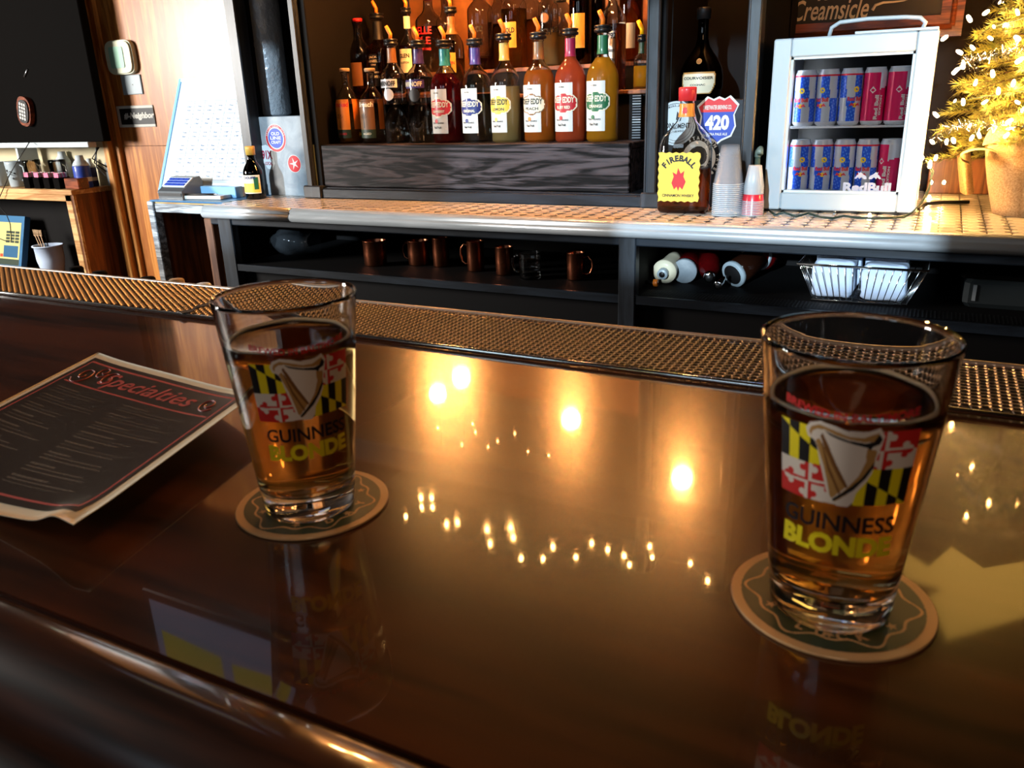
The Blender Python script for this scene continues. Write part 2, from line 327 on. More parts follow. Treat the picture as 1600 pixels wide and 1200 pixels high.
# unseen wall added behind the camera, two openings stepped to shape the sun patches
wf = emp('wall_front_sun_mask', (-1.2, -3.05, -1.07), None, None); tag(wf, kind='structure')
for a in ((-5.6, -2.86, -1.07, 1.72), (-2.86, -2.04, -1.07, .91), (-2.04, -1.40, -1.07, 1.72), (-1.40, -.66, -1.07, 1.10), (-.66, .12, -1.07, .91), (.12, 3.1, -1.07, 1.72)): MB().box(a[0], a[1], -3.12, -3.0, a[2], a[3]).build('sun_mask_section', M['wallp'], wf)
struct('wall_back', MB().box(-.46, 3.5, 3.02, 3.1, -1.07, 1.72), M['wallp'])
struct('wall_right', MB().box(3.0, 3.1, -6, 3.1, -1.07, 1.72), M['wallp'])
struct('wall_left', MB().box(-5.6, -5.5, -3.1, 2.66, -1.07, 1.72), M['wallp'])
wl = struct('wall_rear', MB().box(-5.6, -3.17 - .2, WY, WY + .06, -1.07, 1.72), M['beige'])
# wood panelled stretch: two sheets with a recessed joint
wp = emp('wall_panelling', (-2.9, WY, -1.07), None, None); tag(wp, kind='structure')
jz = zs(215, 228, WY)
for z0, z1 in ((-1.07, jz - .001), (jz + .001, 1.72)):
    MB().box(-3.52, -2.42, WY - .004, WY + .05, z0, z1).build('panel', M['panel'], wp)
tr = emp('trim_1', (-3.25, WY - .02, -1.07), None, None); tag(tr, kind='structure')
x0 = xs(124, 0, 2.60); x1 = xs(133, 0, 2.60); x2 = xs(141, 0, 2.60)
MB().bbox(x0, x1, 2.575, 2.64, -1.07, 1.7, .004).build('strip', M['trimw'], tr)
MB().bbox(x1 + .006, x2, 2.605, 2.64, -1.07, 1.7, .003).build('strip', M['trimw'], tr)
# ================================================================ bar top
Yb, Yf, Ym0, Ym1 = .862, .215, .722, .858
bar = emp('bar_counter', (-.6, .5, -1.07), 'dark varnished wooden bar counter in the foreground under both beer glasses', 'bar')
MB().box(-2.6, 1.6, Yf, Yb, -.045, 0.0).build('bar_top', M['bar'], bar)
pr = [(.215, -.002), (.2085, -.001), (.206, .006), (.198, .013), (.184, .0165), (.170, .014), (.158, .005), (.150, -.012), (.149, -.03), (.153, -.048), (.163, -.056), (.215, -.056)]
mb = MB(); N = len(pr); nx = 12
for i in range(nx + 1): mb.v += [(-2.6 + 4.2 * i / nx, y, z) for y, z in pr]
for i in range(nx):
    for k in range(N): mb.f.append((i * N + k, i * N + (k + 1) % N, (i + 1) * N + (k + 1) % N, (i + 1) * N + k)); mb.m.append(0); mb.sm.append(k < N - 1)
mb.f += [tuple(range(N)), tuple(nx * N + k for k in range(N))]; mb.m += [0, 0]; mb.sm += [False, False]
mb.build('arm_rail', M['rail'], bar)
MB().box(-2.6, 1.6, .26, .30, -1.07, -.045).build('front_panel', M['rail'], bar)
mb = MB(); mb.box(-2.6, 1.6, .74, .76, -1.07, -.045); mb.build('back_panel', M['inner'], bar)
# perforated drip mat running along the back edge of the bar
mt = emp('bar_mat', (-.6, .79, 0), 'long perforated metal drip mat along the back edge of the bar', 'bar mat')
MB().box(-1.95, .62, Ym0 + .004, Ym1 - .004, .0003, .0015).build('rubber_base', M['rubber'], mt)
mb = MB(); px_, py_ = .0076, .0090
ncx = int(2.55 / px_); ncy = int((Ym1 - Ym0) / py_)
for i in range(ncx):
    cx = -1.94 + i * px_
    for j in range(ncy):
        c_y = Ym0 + .006 + (j + (.5 if i % 2 else 0)) * py_
        hx, hy = px_ / 2, py_ / 2; b0 = len(mb.v)
        zt = .0052
        out = [(-hx, 0, zt + .0012), (-hx * .5, hy, zt), (hx * .5, hy, zt), (hx, 0, zt + .0012), (hx * .5, -hy, zt), (-hx * .5, -hy, zt)]
        inn = [(-.0036, 0, zt - .0006), (-.0018, .0029, zt + .0004), (.0018, .0029, zt + .0004), (.0036, 0, zt - .0006), (.0018, -.0027, zt - .0016), (-.0018, -.0027, zt - .0016)]
        mb.v += [(cx + a * 1.16, c_y + b_, z) for a, b_, z in out] + [(cx + a, c_y + b_, z) for a, b_, z in inn]
        for k in range(6):
            q = (k + 1) % 6; mb.f.append((b0 + k, b0 + q, b0 + 6 + q, b0 + 6 + k)); mb.m.append(0); mb.sm.append(True)
tag(mb.build('perforated_sheet', M['mat'], mt, fix=False), kind='stuff')
mb = MB(); mb.tube([(-1.95, Ym1 + .001, .005), (.62, Ym1 + .001, .005)], .0028, 6); mb.build('back_edge', M['mat'], mt)
mb = MB(); mb.tube([(-1.95, Ym0 - .001, .0035), (-1.2, Ym0 - .002, .0035), (-.55, Ym0 + .0005, .0035), (-.2, Ym0 - .003, .004), (.62, Ym0 - .001, .0035)], .0026, 6); mb.build('front_edge', M['chrome'], mt)
# the mat has a torn slit beside the left glass
mb = MB(); q = [Z(x, y, .0075) for x, y in ((277, 486), (300, 482), (306, 477), (326, 472), (326, 476), (308, 480), (300, 486), (284, 489))]
mb.prism([(float(a[0]), float(a[1])) for a in q], (0, 0, .0062), (1, 0, 0), (0, 1, 0), (0, 0, .0008)); mb.build('torn_slit', M['rubber'], mt)
# ================================================================ back counter
CZ = -.06; CF = 2.10
bc = emp('back_counter', (-.8, 2.4, -1.07), 'long back counter topped with white octagon tiles and a pale metal front edge', 'counter')
CL, CR = -2.34, .95
MB().box(CL, CR, CF + .012, 3.0, CZ - .03, CZ - .004).build('grout_bed', M['grout'], bc)
# tiles
T = .05; k_ = T * .29
def octv(cx, cy_, s, g=.0012):
    h = s / 2 - g; c = k_ - g * .4
    return [(cx - h + c, cy_ - h), (cx + h - c, cy_ - h), (cx + h, cy_ - h + c), (cx + h, cy_ + h - c), (cx + h - c, cy_ + h), (cx - h + c, cy_ + h), (cx - h, cy_ + h - c), (cx - h, cy_ - h + c)]
mb = MB(); o8 = octv(0, 0, T); i8 = [(x * .93, y * .93) for x, y in o8]
mb.add([(x, y, -.004) for x, y in o8] + [(x, y, -.0008) for x, y in o8] + [(x, y, 0) for x, y in i8],
       [(k, (k + 1) % 8, (k + 1) % 8 + 8, k + 8) for k in range(8)] + [(k + 8, (k + 1) % 8 + 8, (k + 1) % 8 + 16, k + 16) for k in range(8)] + [tuple(range(16, 24))])
t0 = mb.build('tile', M['tile'], origin=(0, 0, 0)); t0.parent = bc; base = ROOT['back_counter']
spots = []
for i in range(66):
    for j in range(18):
        x = CL + .03 + i * T; y = CF + .04 + j * T; P = np.array([x, y, CZ]) - EYE; dz = P.dot(FW)
        X_ = 800 + FPX * P.dot(CM[:, 0]) / dz
        vis = (y < 2.42 or x > -.06) and -20 < X_ < 1640
        spots.append((0 if vis else 1, dz, x, y))
spots.sort(); rest = MB()
for n_, (v_, dz, x, y) in enumerate(spots):
    if n_ < 298 and v_ == 0:
        o = t0 if n_ == 0 else t0.copy()
        if n_: sc.collection.objects.link(o); o.parent = bc
        o.location = (x - base.x, y - base.y, CZ - base.z)
    else: rest.add([(a, b_, CZ) for a, b_ in octv(x, y, T)], [tuple(range(8))])
tag(rest.build('tile_field', M['tile'], bc, fix=False), kind='stuff')
mb = MB()
for i in range(66):
    for j in range(17):
        x = CL + .055 + i * T; y = CF + .065 + j * T; h = k_ * .86
        mb.add([(x - h, y, CZ - .0002), (x, y - h, CZ - .0002), (x + h, y, CZ - .0002), (x, y + h, CZ - .0002)], [(0, 1, 2, 3)])
tag(mb.build('tile_dots', M['tiled'], bc, fix=False), kind='stuff')
# front nosing in two lengths with a joint
pn = [(2.116, CZ - .002), (2.113, CZ + .002), (2.104, CZ + .003), (2.094, CZ - .001), (2.088, CZ - .009), (2.090, CZ - .013), (2.084, CZ - .018), (2.081, CZ - .028), (2.086, CZ - .037), (2.094, CZ - .042), (2.116, CZ - .042)]
xj = xs(452, 335, 2.09)
for xa, xb in ((CL, xj - .002), (xj + .002, CR)):
    mb = MB(); N = len(pn); mb.add([(xa, y, z) for y, z in pn] + [(xb, y, z) for y, z in pn], [(k, (k + 1) % N, (k + 1) % N + N, k + N) for k in range(N)] + [tuple(range(N)), tuple(range(2 * N - 1, N - 1, -1))]); mb.sm = [True] * N + [False] * 2
    mb.build('nosing', M['alu'], bc)
MB().bbox(CL, CR, 2.12, 2.15, -.128, -.102, .003).build('top_rail', M['blackh'], bc)
SZ = -.27
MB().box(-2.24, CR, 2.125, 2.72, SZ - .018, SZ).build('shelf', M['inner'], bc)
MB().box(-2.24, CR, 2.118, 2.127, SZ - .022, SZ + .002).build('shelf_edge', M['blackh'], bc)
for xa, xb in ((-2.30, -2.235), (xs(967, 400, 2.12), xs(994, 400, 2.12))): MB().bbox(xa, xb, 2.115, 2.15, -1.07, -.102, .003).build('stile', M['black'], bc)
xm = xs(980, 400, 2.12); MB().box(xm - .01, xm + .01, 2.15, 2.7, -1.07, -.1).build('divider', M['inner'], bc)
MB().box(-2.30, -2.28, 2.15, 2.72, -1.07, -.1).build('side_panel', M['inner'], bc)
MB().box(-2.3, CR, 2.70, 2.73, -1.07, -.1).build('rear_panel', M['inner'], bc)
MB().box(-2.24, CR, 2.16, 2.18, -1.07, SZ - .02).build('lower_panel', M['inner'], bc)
# mesh liner on the shelf
mb = MB()
for i in range(150):
    for j in range(7):
        x = xs(1000, 455, 2.14) + .008 + i * .009; y = 2.13 + j * .011 + (.0055 if i % 2 else 0)
        mb.add([(x - .005, y, SZ + .002), (x, y - .0022, SZ + .005), (x + .005, y, SZ + .002), (x, y + .0022, SZ + .005)], [(0, 1, 2, 3)])
tag(mb.build('mesh_liner', M['rubber'], bc, fix=False), kind='stuff')
# ================================================================ small side counter on the left
lc = emp('side_counter', (-2.6, 2.3, -1.07), 'small weathered wooden side counter under the white calendar board', 'counter')
LX0, LX1 = xs(243, 315, 2.22), -2.345
MB().bbox(LX0 - .01, LX1, 2.20, WY - .01, CZ - .006, CZ, .002).build('top_board', M['teal2'], lc)
MB().bbox(LX0, LX1, 2.215, 2.24, CZ - .014, CZ - .007, .002).build('edge_strip', M['cabf'], lc)
MB().bbox(LX0, LX1, 2.212, 2.24, CZ - .048, CZ - .015, .002).build('apron', M['greyw'], lc)
MB().bbox(LX0 - .035, LX0 - .001, 2.205, 2.245, -1.07, CZ - .006, .003).build('post', M['greyw'], lc)
MB().bbox(-2.385, -2.345, 2.13, 2.19, -1.07, CZ - .05, .003).build('post', M['brownpost'], lc)
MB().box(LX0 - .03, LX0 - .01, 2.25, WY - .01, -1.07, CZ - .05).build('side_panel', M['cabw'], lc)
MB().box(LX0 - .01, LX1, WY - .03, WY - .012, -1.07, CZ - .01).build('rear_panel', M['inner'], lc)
# ================================================================ back bar unit
U0 = 2.40
bb = emp('back_bar', (-1.4, 2.6, CZ), 'black painted back bar unit with open bays holding the liquor bottles', 'shelving')
UL, UR = xs(353, 0, U0), xs(1183, 150, U0)
UT = 1.35; UB = 3.10
def stile(xa, xb, z0=CZ, y=U0, d=.06, m='black'): return MB().bbox(xa, xb, y, y + d, z0, UT, .004).build('stile', M[m], bb)
def xat(xtop, ytop, xbot, ybot, y): return (xs(xtop, ytop, y) + xs(xbot, ybot, y)) / 2
s1a = xs(368, 150, U0); s1b = xs(384, 150, U0); s2a = xs(464, 150, U0); s2b = xs(476, 150, U0); s2c = xs(487, 150, U0)
s3a = xs(1008, 150, U0); s3b = xs(1028, 150, U0); s3c = xs(1037, 150, U0); s4a = xs(1161, 150, U0); s4b = xs(1182, 150, U0)
stile(s1a, s1b); stile(s2a, s2b); stile(s2b + .003, s2c, y=U0 + .014, d=.05, m='inner')
stile(s3a, s3b); stile(s3b + .003, s3c, y=U0 + .014, d=.05, m='inner'); stile(s4a, s4b)
for xc, w_ in ((s2b - .008, .004), (s3a + .006, .004), (s4a + .006, .004)): MB().bbox(xc - w_ / 2, xc + w_ / 2, U0 - .006, U0 + .002, CZ + .04, UT, .001).build('bead', M['black'], bb)
MB().bbox(s2c, s3a, U0 - .004, U0 + .03, CZ, CZ + .036, .004).build('bottom_rail', M['blackh'], bb)
MB().bbox(s2c - .01, s3a + .01, U0 + .006, U0 + .55, CZ + .036, CZ + .040, .001).build('bay_floor', M['blackh'], bb)
for xa, xb in ((s2a - .012, s2c + .004), (s3a - .006, s3c + .004), (s4a - .004, s4b + .004), (s1a - .004, s1b + .004)): MB().bbox(xa, xb, U0 - .012, U0 + .05, CZ, CZ + .046, .004).build('plinth_block', M['black'], bb)
MB().box(s2c, s3a, UB - .03, UB, CZ, UT).build('back_panel', M['backglow'], bb)
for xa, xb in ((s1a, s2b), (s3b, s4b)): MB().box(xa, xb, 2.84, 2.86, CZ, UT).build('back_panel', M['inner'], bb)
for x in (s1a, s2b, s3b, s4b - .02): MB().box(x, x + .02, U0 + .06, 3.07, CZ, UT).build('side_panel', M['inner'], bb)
MB().bbox(s1a, s4b, U0 - .02, 3.08, 1.02, 1.12, .006).build('canopy', M['black'], bb)
for (xa, xb) in ((537, 553), (600, 613)): MB().bbox(xs(xa, 30, 3.05), xs(xb, 30, 3.05), 3.045, 3.07, CZ, UT, .003).build('batten', M['inner'], bb)
# sticker boards below the two narrow cubbies
PT = zs(430, 182, 2.45); PR_ = zs(1090, 157, 2.45)
def board_basis(xa, Yp): return (xa, Yp, 0)
lp = MB().bbox(s1b, s2a, 2.45, 2.83, CZ, PT, .002).build('sticker_board', M['slab'], bb); tag(lp, 'grey painted board covered in stickers')
rp = MB().bbox(s3c, s4a, 2.45, 2.83, CZ, PR_, .002).build('sticker_board', M['blackh'], bb)
def stk(cx, cy_, Yp=2.4495): P = A(cx, cy_, Yp); return float(P[0]), float(P[2])
def disc(mb, c, r, fm, m=0, n=40, r0=0):
    if r0: mb.add([fm(c[0] + q * math.cos(2 * math.pi * i / n), c[1] + q * math.sin(2 * math.pi * i / n)) for q in (r0, r) for i in range(n)], [(i, (i + 1) % n, (i + 1) % n + n, i + n) for i in range(n)], m)
    else: mb.add([fm(c[0] + r * math.cos(2 * math.pi * i / n), c[1] + r * math.sin(2 * math.pi * i / n)) for i in range(n)], [tuple(range(n))], m)
def fY(Y): return lambda u, v: (u, Y, v)
def poly(mb, pts, fm, m=0): mb.add([fm(*p) for p in pts], [tuple(range(len(pts)))], m)
F0, F1, F2, F3 = fY(2.4492), fY(2.4488), fY(2.4484), fY(2.4480)
smat = [M['paper'], M['red'], M['blue'], M['stkgrey'], M['ink'], M['burg']]
c = stk(431, 216); mb = MB(); disc(mb, c, .052, F0, 3); disc(mb, c, .050, F1, 1, r0=.041); disc(mb, c, .040, F1, 3); disc(mb, c, .037, F2, 2)
put_text(mb, 'OLD', F3, c[0], c[1] + .017, .042, .012, 0); put_text(mb, 'LINE', F3, c[0], c[1] + .001, .054, .012, 0); put_text(mb, 'CRAFT', F3, c[0], c[1] - .015, .05, .011, 0); arc_text(mb, 'BREWED LOCAL ALES', F2, c[0], c[1], .0455, .006, 165, 15, 0)
mb.build('round_sticker', smat, bb)
c = stk(418, 247, 2.4494); mb = MB(); poly(mb, [(c[0] + a, c[1] + b_) for a, b_ in ((-.036, .02), (-.03, .045), (.0, .05), (.03, .034), (.034, -.02), (.02, -.045), (-.005, -.04), (-.028, -.01))], fY(2.4495), 3)
put_text(mb, '91X', F0, c[0], c[1] + .012, .052, .034, 5, .04); put_text(mb, 'LOCAL', F0, c[0] + .004, c[1] - .02, .04, .013, 5, .03); mb.build('lettered_sticker', smat, bb)
c = stk(460, 256, 2.4494); mb = MB(); disc(mb, c, .033, F0, 0); disc(mb, c, .031, F1, 1)
st = []
for i in range(10): a = math.pi / 2 + i * math.pi / 5 + .3; q = .024 if i % 2 == 0 else .006; st.append((c[0] + q * math.cos(a), c[1] + q * math.sin(a)))
poly(mb, st, F2, 0); mb.build('star_sticker', smat, bb)
# right board: round label, route shield, ring
c = stk(1056, 193); mb = MB(); disc(mb, c, .063, F0, 3); disc(mb, c, .057, F1, 4, r0=.0555); disc(mb, c, .049, F1, 4, r0=.048)
put_text(mb, 'MONUMENT', F1, c[0], c[1] - .006, .088, .016, 4, .03); put_text(mb, 'CITY BREWING', F1, c[0], c[1] - .022, .05, .006, 4); arc_text(mb, 'BALTIMORE MARYLAND', F1, c[0], c[1], .051, .005, 150, 30, 4)
poly(mb, [(c[0] + a, c[1] + b_) for a, b_ in ((.000, .01), (.003, .034), (.007, .03), (.01, .01))], F1, 4); mb.build('round_label', smat, bb)
c = stk(1120, 191, 2.4494); S = 1.0
sh = [(-.030, .072), (-.012, .064), (.004, .071), (.020, .064), (.036, .073), (.062, .048), (.050, .02), (.056, -.012), (.044, -.040), (.016, -.052), (.004, -.062), (-.008, -.052), (-.036, -.042), (-.052, -.014), (-.048, .018), (-.060, .046)]
mb = MB(); poly(mb, [(c[0] + a, c[1] + b_) for a, b_ in sh], F0, 0)
inn = [(a * .91 + .0003, b_ * .91 + .0005) for a, b_ in sh]; poly(mb, [(c[0] + a, c[1] + b_) for a, b_ in inn], F1, 2)
poly(mb, [(c[0] + a, c[1] + b_) for a, b_ in inn[:6] + [(.0475, .028), (-.0465, .028)] + inn[15:]], F2, 1)
put_text(mb, 'SWEETWATER BREWING CO.', F3, c[0], c[1] + .041, .082, .012, 0, .03); put_text(mb, '420', F3, c[0] + .001, c[1] - .001, .07, .042, 0, .05); put_text(mb, 'EXTRA PALE ALE', F3, c[0], c[1] - .033, .064, .007, 0, .03)
mb.build('route_shield_sticker', smat, bb)
c = stk(1092, 247, 2.4494); mb = MB(); disc(mb, c, .052, F0, 4); disc(mb, c, .050, F1, 0, r0=.034); arc_text(mb, 'STATION TAVERN', fY(2.4478), c[0], c[1], .058, .010, 120, -60, 0, .04); mb.build('ring_sticker', smat, bb)
# stained plank box under the bottle rows
xa, xb = xs(504, 265, 2.42), xs(983, 260, 2.42); PZ = .130
pk = emp('bottle_riser', ((xa + xb) / 2, 2.5, CZ + .04), 'dark stained wood-grain plank box beneath the front row of bottles', 'riser')
MB().bbox(xa, xb, 2.42, 2.445, CZ + .041, PZ, .003).build('front_board', M['plinth'], pk)
MB().bbox(xa, xb, 2.446, 2.60, PZ - .02, PZ, .003).build('top_board', M['plinth'], pk)
for x in (xa, xb - .02): MB().box(x, x + .02, 2.446, 2.60, CZ + .041, PZ - .021).build('end_board', M['plinth'], pk)
xs0, xs1 = xs(540, 130, 2.62), s3a - .006
ST = emp('stepped_shelf', ((xs0 + xs1) / 2, 2.75, CZ + .04), 'two-step shelf behind the front row carrying the back rows of bottles', 'shelf')
S1, S2 = .284, .375
MB().bbox(xs0, xs1, 2.63, 2.79, S1 - .014, S1, .002).build('lower_step', M['brownpost'], ST)
MB().bbox(xs0, xs1, 2.80, 3.05, S2 - .014, S2, .002).build('upper_step', M['brownpost'], ST)
MB().box(xs0, xs1, 2.642, 2.66, CZ + .041, S1 - .015).build('lower_riser', M['inner'], ST)
MB().box(xs0, xs1, 2.805, 2.82, S1, S2 - .015).build('upper_riser', M['inner'], ST)
# ribbed grille seen beside the last front bottle
gx0, gx1 = xs(988, 190, 2.60), xs(1001, 190, 2.60)
g = emp('ribbed_grille', ((gx0 + gx1) / 2, 2.59, PZ - .03), 'small grey ribbed grille beside the yellow bottle at the right end', 'grille')
MB().box(gx0, gx1, 2.605, 2.615, .13, .27).build('backing', M['blkm'], g)
mb = MB()
for i in range(17): MB.box(mb, gx0, gx1, 2.598, 2.605, .134 + i * .008, .138 + i * .008)
tag(mb.build('ribs', M['greyw'], g), kind='stuff')
# lamps hanging inside the back bar canopy
for i, (x, y, z) in enumerate([(-1.62, 2.45, .80), (-1.51, 2.45, .72), (-1.06, 2.45, .82), (-.65, 2.45, .97)]):
    o = emp('pendant_bulb', (x, y, z), ['warm bulb over the left bottles, lower-left of its pair', 'warm bulb over the left bottles, right one of its pair', 'warm bulb above the middle of the bottle rows', 'warm bulb above the cognac cubby'][i], 'bulb', 'bulbs under the back bar canopy')
    MB().ball((x, y, z), .032, 8).build('bulb', M['lamp'], o); MB().lathe([(.012, z + .030), (.014, z + .05), (.006, z + .06)], (x, y), 14).build('socket', M['blk'], o)
    MB().tube([(x, y, z + .055), (x, y, 1.025 if z < 1 else z + .07)], .002, 6).build('cord', M['cordb'], o)
HARP = {'W': [(-25.6, 113.9), (-22.9, 117.2), (-16.4, 118.8), (-7.3, 117.5), (1.8, 115.4), (8.6, 115.7), (13.9, 117.2), (17.7, 118.6), (21.2, 114.5), (20.1, 109.0), (18.3, 102.4), (17.1, 95.7), (14.2, 90.7), (9.1, 85.2), (7.9, 79.9), (4.7, 77.1), (-1.8, 77.2), (-5.9, 78.4), (-9.4, 82.7), (-12.1, 90.0), (-15.5, 98.7), (-17.9, 106.5), (-19.8, 108.8), (-24.0, 110.1)], 'G1': [(-23.4, 112.7), (-21.8, 115.3), (-16.7, 117.0), (-7.7, 115.3), (1.5, 113.2), (9.4, 113.3), (14.7, 115.2), (17.5, 116.2), (18.3, 113.8), (15.4, 111.7), (10.1, 111.2), (1.3, 111.9), (-6.2, 113.1), (-13.4, 114.9), (-18.1, 114.8), (-21.2, 113.0), (-21.7, 110.4)], 'B1': [(-13.5, 114.4), (-6.3, 112.7), (1.2, 111.3), (11.1, 110.6), (15.4, 111.7), (17.9, 115.4), (20.2, 112.8), (18.8, 110.4), (15.1, 109.1), (13.9, 107.4), (12.1, 108.6), (4.9, 109.6), (-4.6, 111.2), (-10.1, 112.5)], 'G2': [(-18.9, 108.8), (-16.4, 110.2), (-13.1, 106.2), (-7.7, 98.2), (-1.7, 91.4), (2.4, 87.7), (-5.5, 80.7), (-7.2, 81.7), (-9.4, 88.2), (-12.8, 97.0)], 'D1': [(-16.1, 111.6), (-14.7, 113.1), (-11.3, 108.4), (-5.5, 99.5), (0.4, 91.9), (3.5, 88.0), (2.3, 87.0), (-1.8, 91.0), (-7.7, 98.2), (-12.7, 105.5)], 'D2': [(-15.5, 108.7), (-14.2, 107.8), (-8.9, 96.7), (-0.7, 84.2), (-1.7, 83.4), (-10.2, 95.3)], 'G3': [(12.0, 108.0), (18.2, 107.4), (17.4, 101.0), (14.1, 94.6), (8.4, 88.5), (3.4, 83.7), (-3.7, 79.0), (-5.0, 80.3), (2.2, 86.2), (9.1, 93.8), (12.3, 101.1)], 'B2': [(17.4, 101.4), (17.6, 98.7), (13.3, 92.4), (7.1, 86.3), (-4.7, 79.2), (-5.6, 80.4), (3.9, 86.8), (11.1, 92.8)]}
# ================================================================ beer glasses
def flag(u, v, c0=0.0):
    # u in degrees -45..45, v height in mm 78..116 ; materials 0 yel 1 blk 2 red 3 wht
    vv = v - 97 - .8 * np.sin(u / 22); q = np.where(vv > 0, np.where(u < 0, 0, 1), np.where(u < 0, 1, 0))
    uu = np.where(u < 0, u + 45, u) / 45; ww = np.where(vv > 0, vv, vv + 19) / 19
    st = np.floor(uu * 6).astype(int) % 2; dg = (1 - ww) < uu
    cal = np.where((st == 0) ^ dg, 1, 0)
    sx, sy = uu - .5, ww - .5; base = np.where((sx > 0) ^ (sy > 0), 3, 2)
    def b(x, y, r): return (sx - x) ** 2 + ((sy - y) * .62) ** 2 < r * r
    cr = ((abs(sx) < .055) & (abs(sy) < .4)) | ((abs(sy) < .07) & (abs(sx) < .38))
    for dx, dy in ((.36, 0), (-.36, 0), (0, .40), (0, -.40)):
        cr |= b(dx, dy, .075)
        cr |= b(dx * .84 + (.09 if dx == 0 else 0), dy * .84 + (.13 if dy == 0 else 0), .055) | b(dx * .84 - (.09 if dx == 0 else 0), dy * .84 - (.13 if dy == 0 else 0), .055)
    cross = np.where(cr, np.where(base == 2, 3, 2), base)
    r = np.where(q == 0, cal, cross)
    return np.where((abs(vv) < 19) & (abs(u) < 45), r, -1)
def paint_print(u, v):
    r = flag(u, v)
    for k, c in (('W', 3), ('G1', 4), ('G3', 4), ('G2', 4), ('D1', 5), ('D2', 5), ('B1', 1), ('B2', 1)): r = np.where(inpoly(u, v, HARP[k]), c, r)
    return r
def pint(cx, cy_, face, label, level):
    g = emp('pint_glass', (cx, cy_, .002), label, 'glass', 'beer glasses on the bar'); z0 = .002; k = .0145 / .147
    ro = lambda z: .030 + k * (z - z0)
    th = lambda z: .0028 if z < .13 else .0028 - .0008 * (z - .13) / .02
    prof = [(1e-5, z0 + .0022), (.018, z0 + .0016), (.0262, z0 + .0004), (.0285, z0), (.0298, z0 + .0012)] + [(ro(z), z) for z in (.006, .012, .02, .035, .05, .065, .08, .095, .11, .125, .138, .146)] + [(.04455, .1478), (.0440, .1490), (.0432, .1489), (.0425, .1478)]
    prof += [(ro(z) - th(z), z) for z in (.146, .138, .125, .11, .095, .08, .065, .05, .035, .026)] + [(.0288, .0225), (.0270, .0200), (.022, .0186), (.012, .0178), (1e-5, .0176)]
    MB().lathe(prof, (cx, cy_), 72, cap=False).build('glass_body', M['pint'], g)
    ri = lambda z: ro(z) - th(z) + .00025
    pb = [(1e-5, .0174), (.012, .0176), (.022, .0184), (.0272, .0198), (.0291, .0224)] + [(ri(z), z) for z in (.026, .035, .05, .065, .08, .095, .11)] + [(ri(level), level), (ri(level) - .0006, level - .0008), (ri(level) - .002, level - .0014), (.02, level - .0015), (1e-5, level - .0015)]
    MB().lathe(pb, (cx, cy_), 72, cap=False).build('beer', M['beer'], g)
    # ring of thin froth where the beer meets the glass
    mb = MB(); mb.tube([((cx + (ri(level) - .0018) * math.sin(a)), cy_ - (ri(level) - .0018) * math.cos(a), level - .0006 + .0003 * math.sin(a * 7)) for a in np.linspace(0, 2 * math.pi, 73)[:-1]], .0011, 6, closed=True)
    mb.build('froth_ring', M['froth'], g)
    f = math.radians(face)
    def fm(u, v): z = v / 1000; r = ro(z) + .0003; a = f + math.radians(u); return (cx + r * math.sin(a), cy_ - r * math.cos(a), z)
    mb = MB(); raster(mb, -46, 46, 76, 120, 230, 150, paint_print, fm)
    tag(mb.build('flag_and_harp_print', [M['flagyel'], M['ink'], M['flagred'], M['flagwht'], M['goldp'], M['golddk']], g, fix=False), 'harp over a yellow, black, red and white quartered flag')
    ct = cone((cx, cy_), ro, f, .0003)
    for s_, fn, z_, w_, h_, m_, b_ in (('BREWED IN BALTIMORE', lambda u, z: ct(u, z + 4 * u * u), .1225, .060, .0042, 'flagred', .03), ('GUINNESS', ct, .0675, .052, .0092, 'ink', .02), ('BLONDE', ct, .0553, .052, .0115, 'flagyel', .055)):
        mb = MB(); put_text(mb, s_, fn, 0, z_, w_, h_, 0, b_); mb.build('lettering', M[m_], g, fix=False)
M['froth'] = mat('beer_froth', srgb(236, 226, 200), .6, trans=.3)
pint(-.0238, .3970, 3.5, 'pint glass of golden lager nearest the camera, on the right coaster', .1195)
pint(-.3550, .3710, 50, 'pint glass of golden lager beside the paper menu, on the left coaster', .1215)
# ---------------------------------------------------------------- coasters
def coaster(cx, cy_, rot, label, w1, w2):
    g = emp('coaster', (cx, cy_, .0003), label, 'coaster', 'round cardboard coasters'); Rr = .0515
    MB().lathe([(Rr - .0004, .0003), (Rr, .0007), (Rr, .0015), (Rr - .0004, .0019)], (cx, cy_), 72, smooth=False).build('board', M['tan'], g)
    def pt(u, v):
        r = np.hypot(u, v); a = np.arctan2(v, u); x = abs(np.mod(a * 3 / math.pi + .5, 1) - .5) * 2  # six lobes
        bd = .0390 + .0024 * np.cos(6 * a) + .0018 * np.cos(12 * a) + .0008 * np.cos(2 * a)
        o = np.where(r < .0460, 1, -1); o = np.where((abs(r - bd) < .0007), 0, o)
        for i in range(6):
            aa = i * math.pi / 3 + .5; sx, sy = .0335 * math.cos(aa), .0335 * math.sin(aa)
            st = [(sx + (.0032 if k % 2 == 0 else .0013) * math.cos(aa + k * math.pi / 5), sy + (.0032 if k % 2 == 0 else .0013) * math.sin(aa + k * math.pi / 5)) for k in range(10)]
            o = np.where(inpoly(u, v, st), 0, o)
        return o
    cr, sr = math.cos(rot), math.sin(rot)
    def fm(u, v): return (cx + u * cr - v * sr, cy_ + u * sr + v * cr, .00205)
    def fm2(u, v): return (cx + u * cr - v * sr, cy_ + u * sr + v * cr, .00215)
    mb = MB(); raster(mb, -.0465, .0465, -.0465, .0465, 210, 210, pt, fm); mb.build('printed_badge', [M['tan'], M['greend']], g, fix=False)
    mb = MB(); arc_text(mb, w1, fm2, 0, 0, .0340, .0060, -115, -65, 0, .04, inward=True); arc_text(mb, w2, fm2, 0, 0, .0340, .0060, 115, 65, 0, .04)
    mb.build('lettering', M['tan'], g, fix=False)
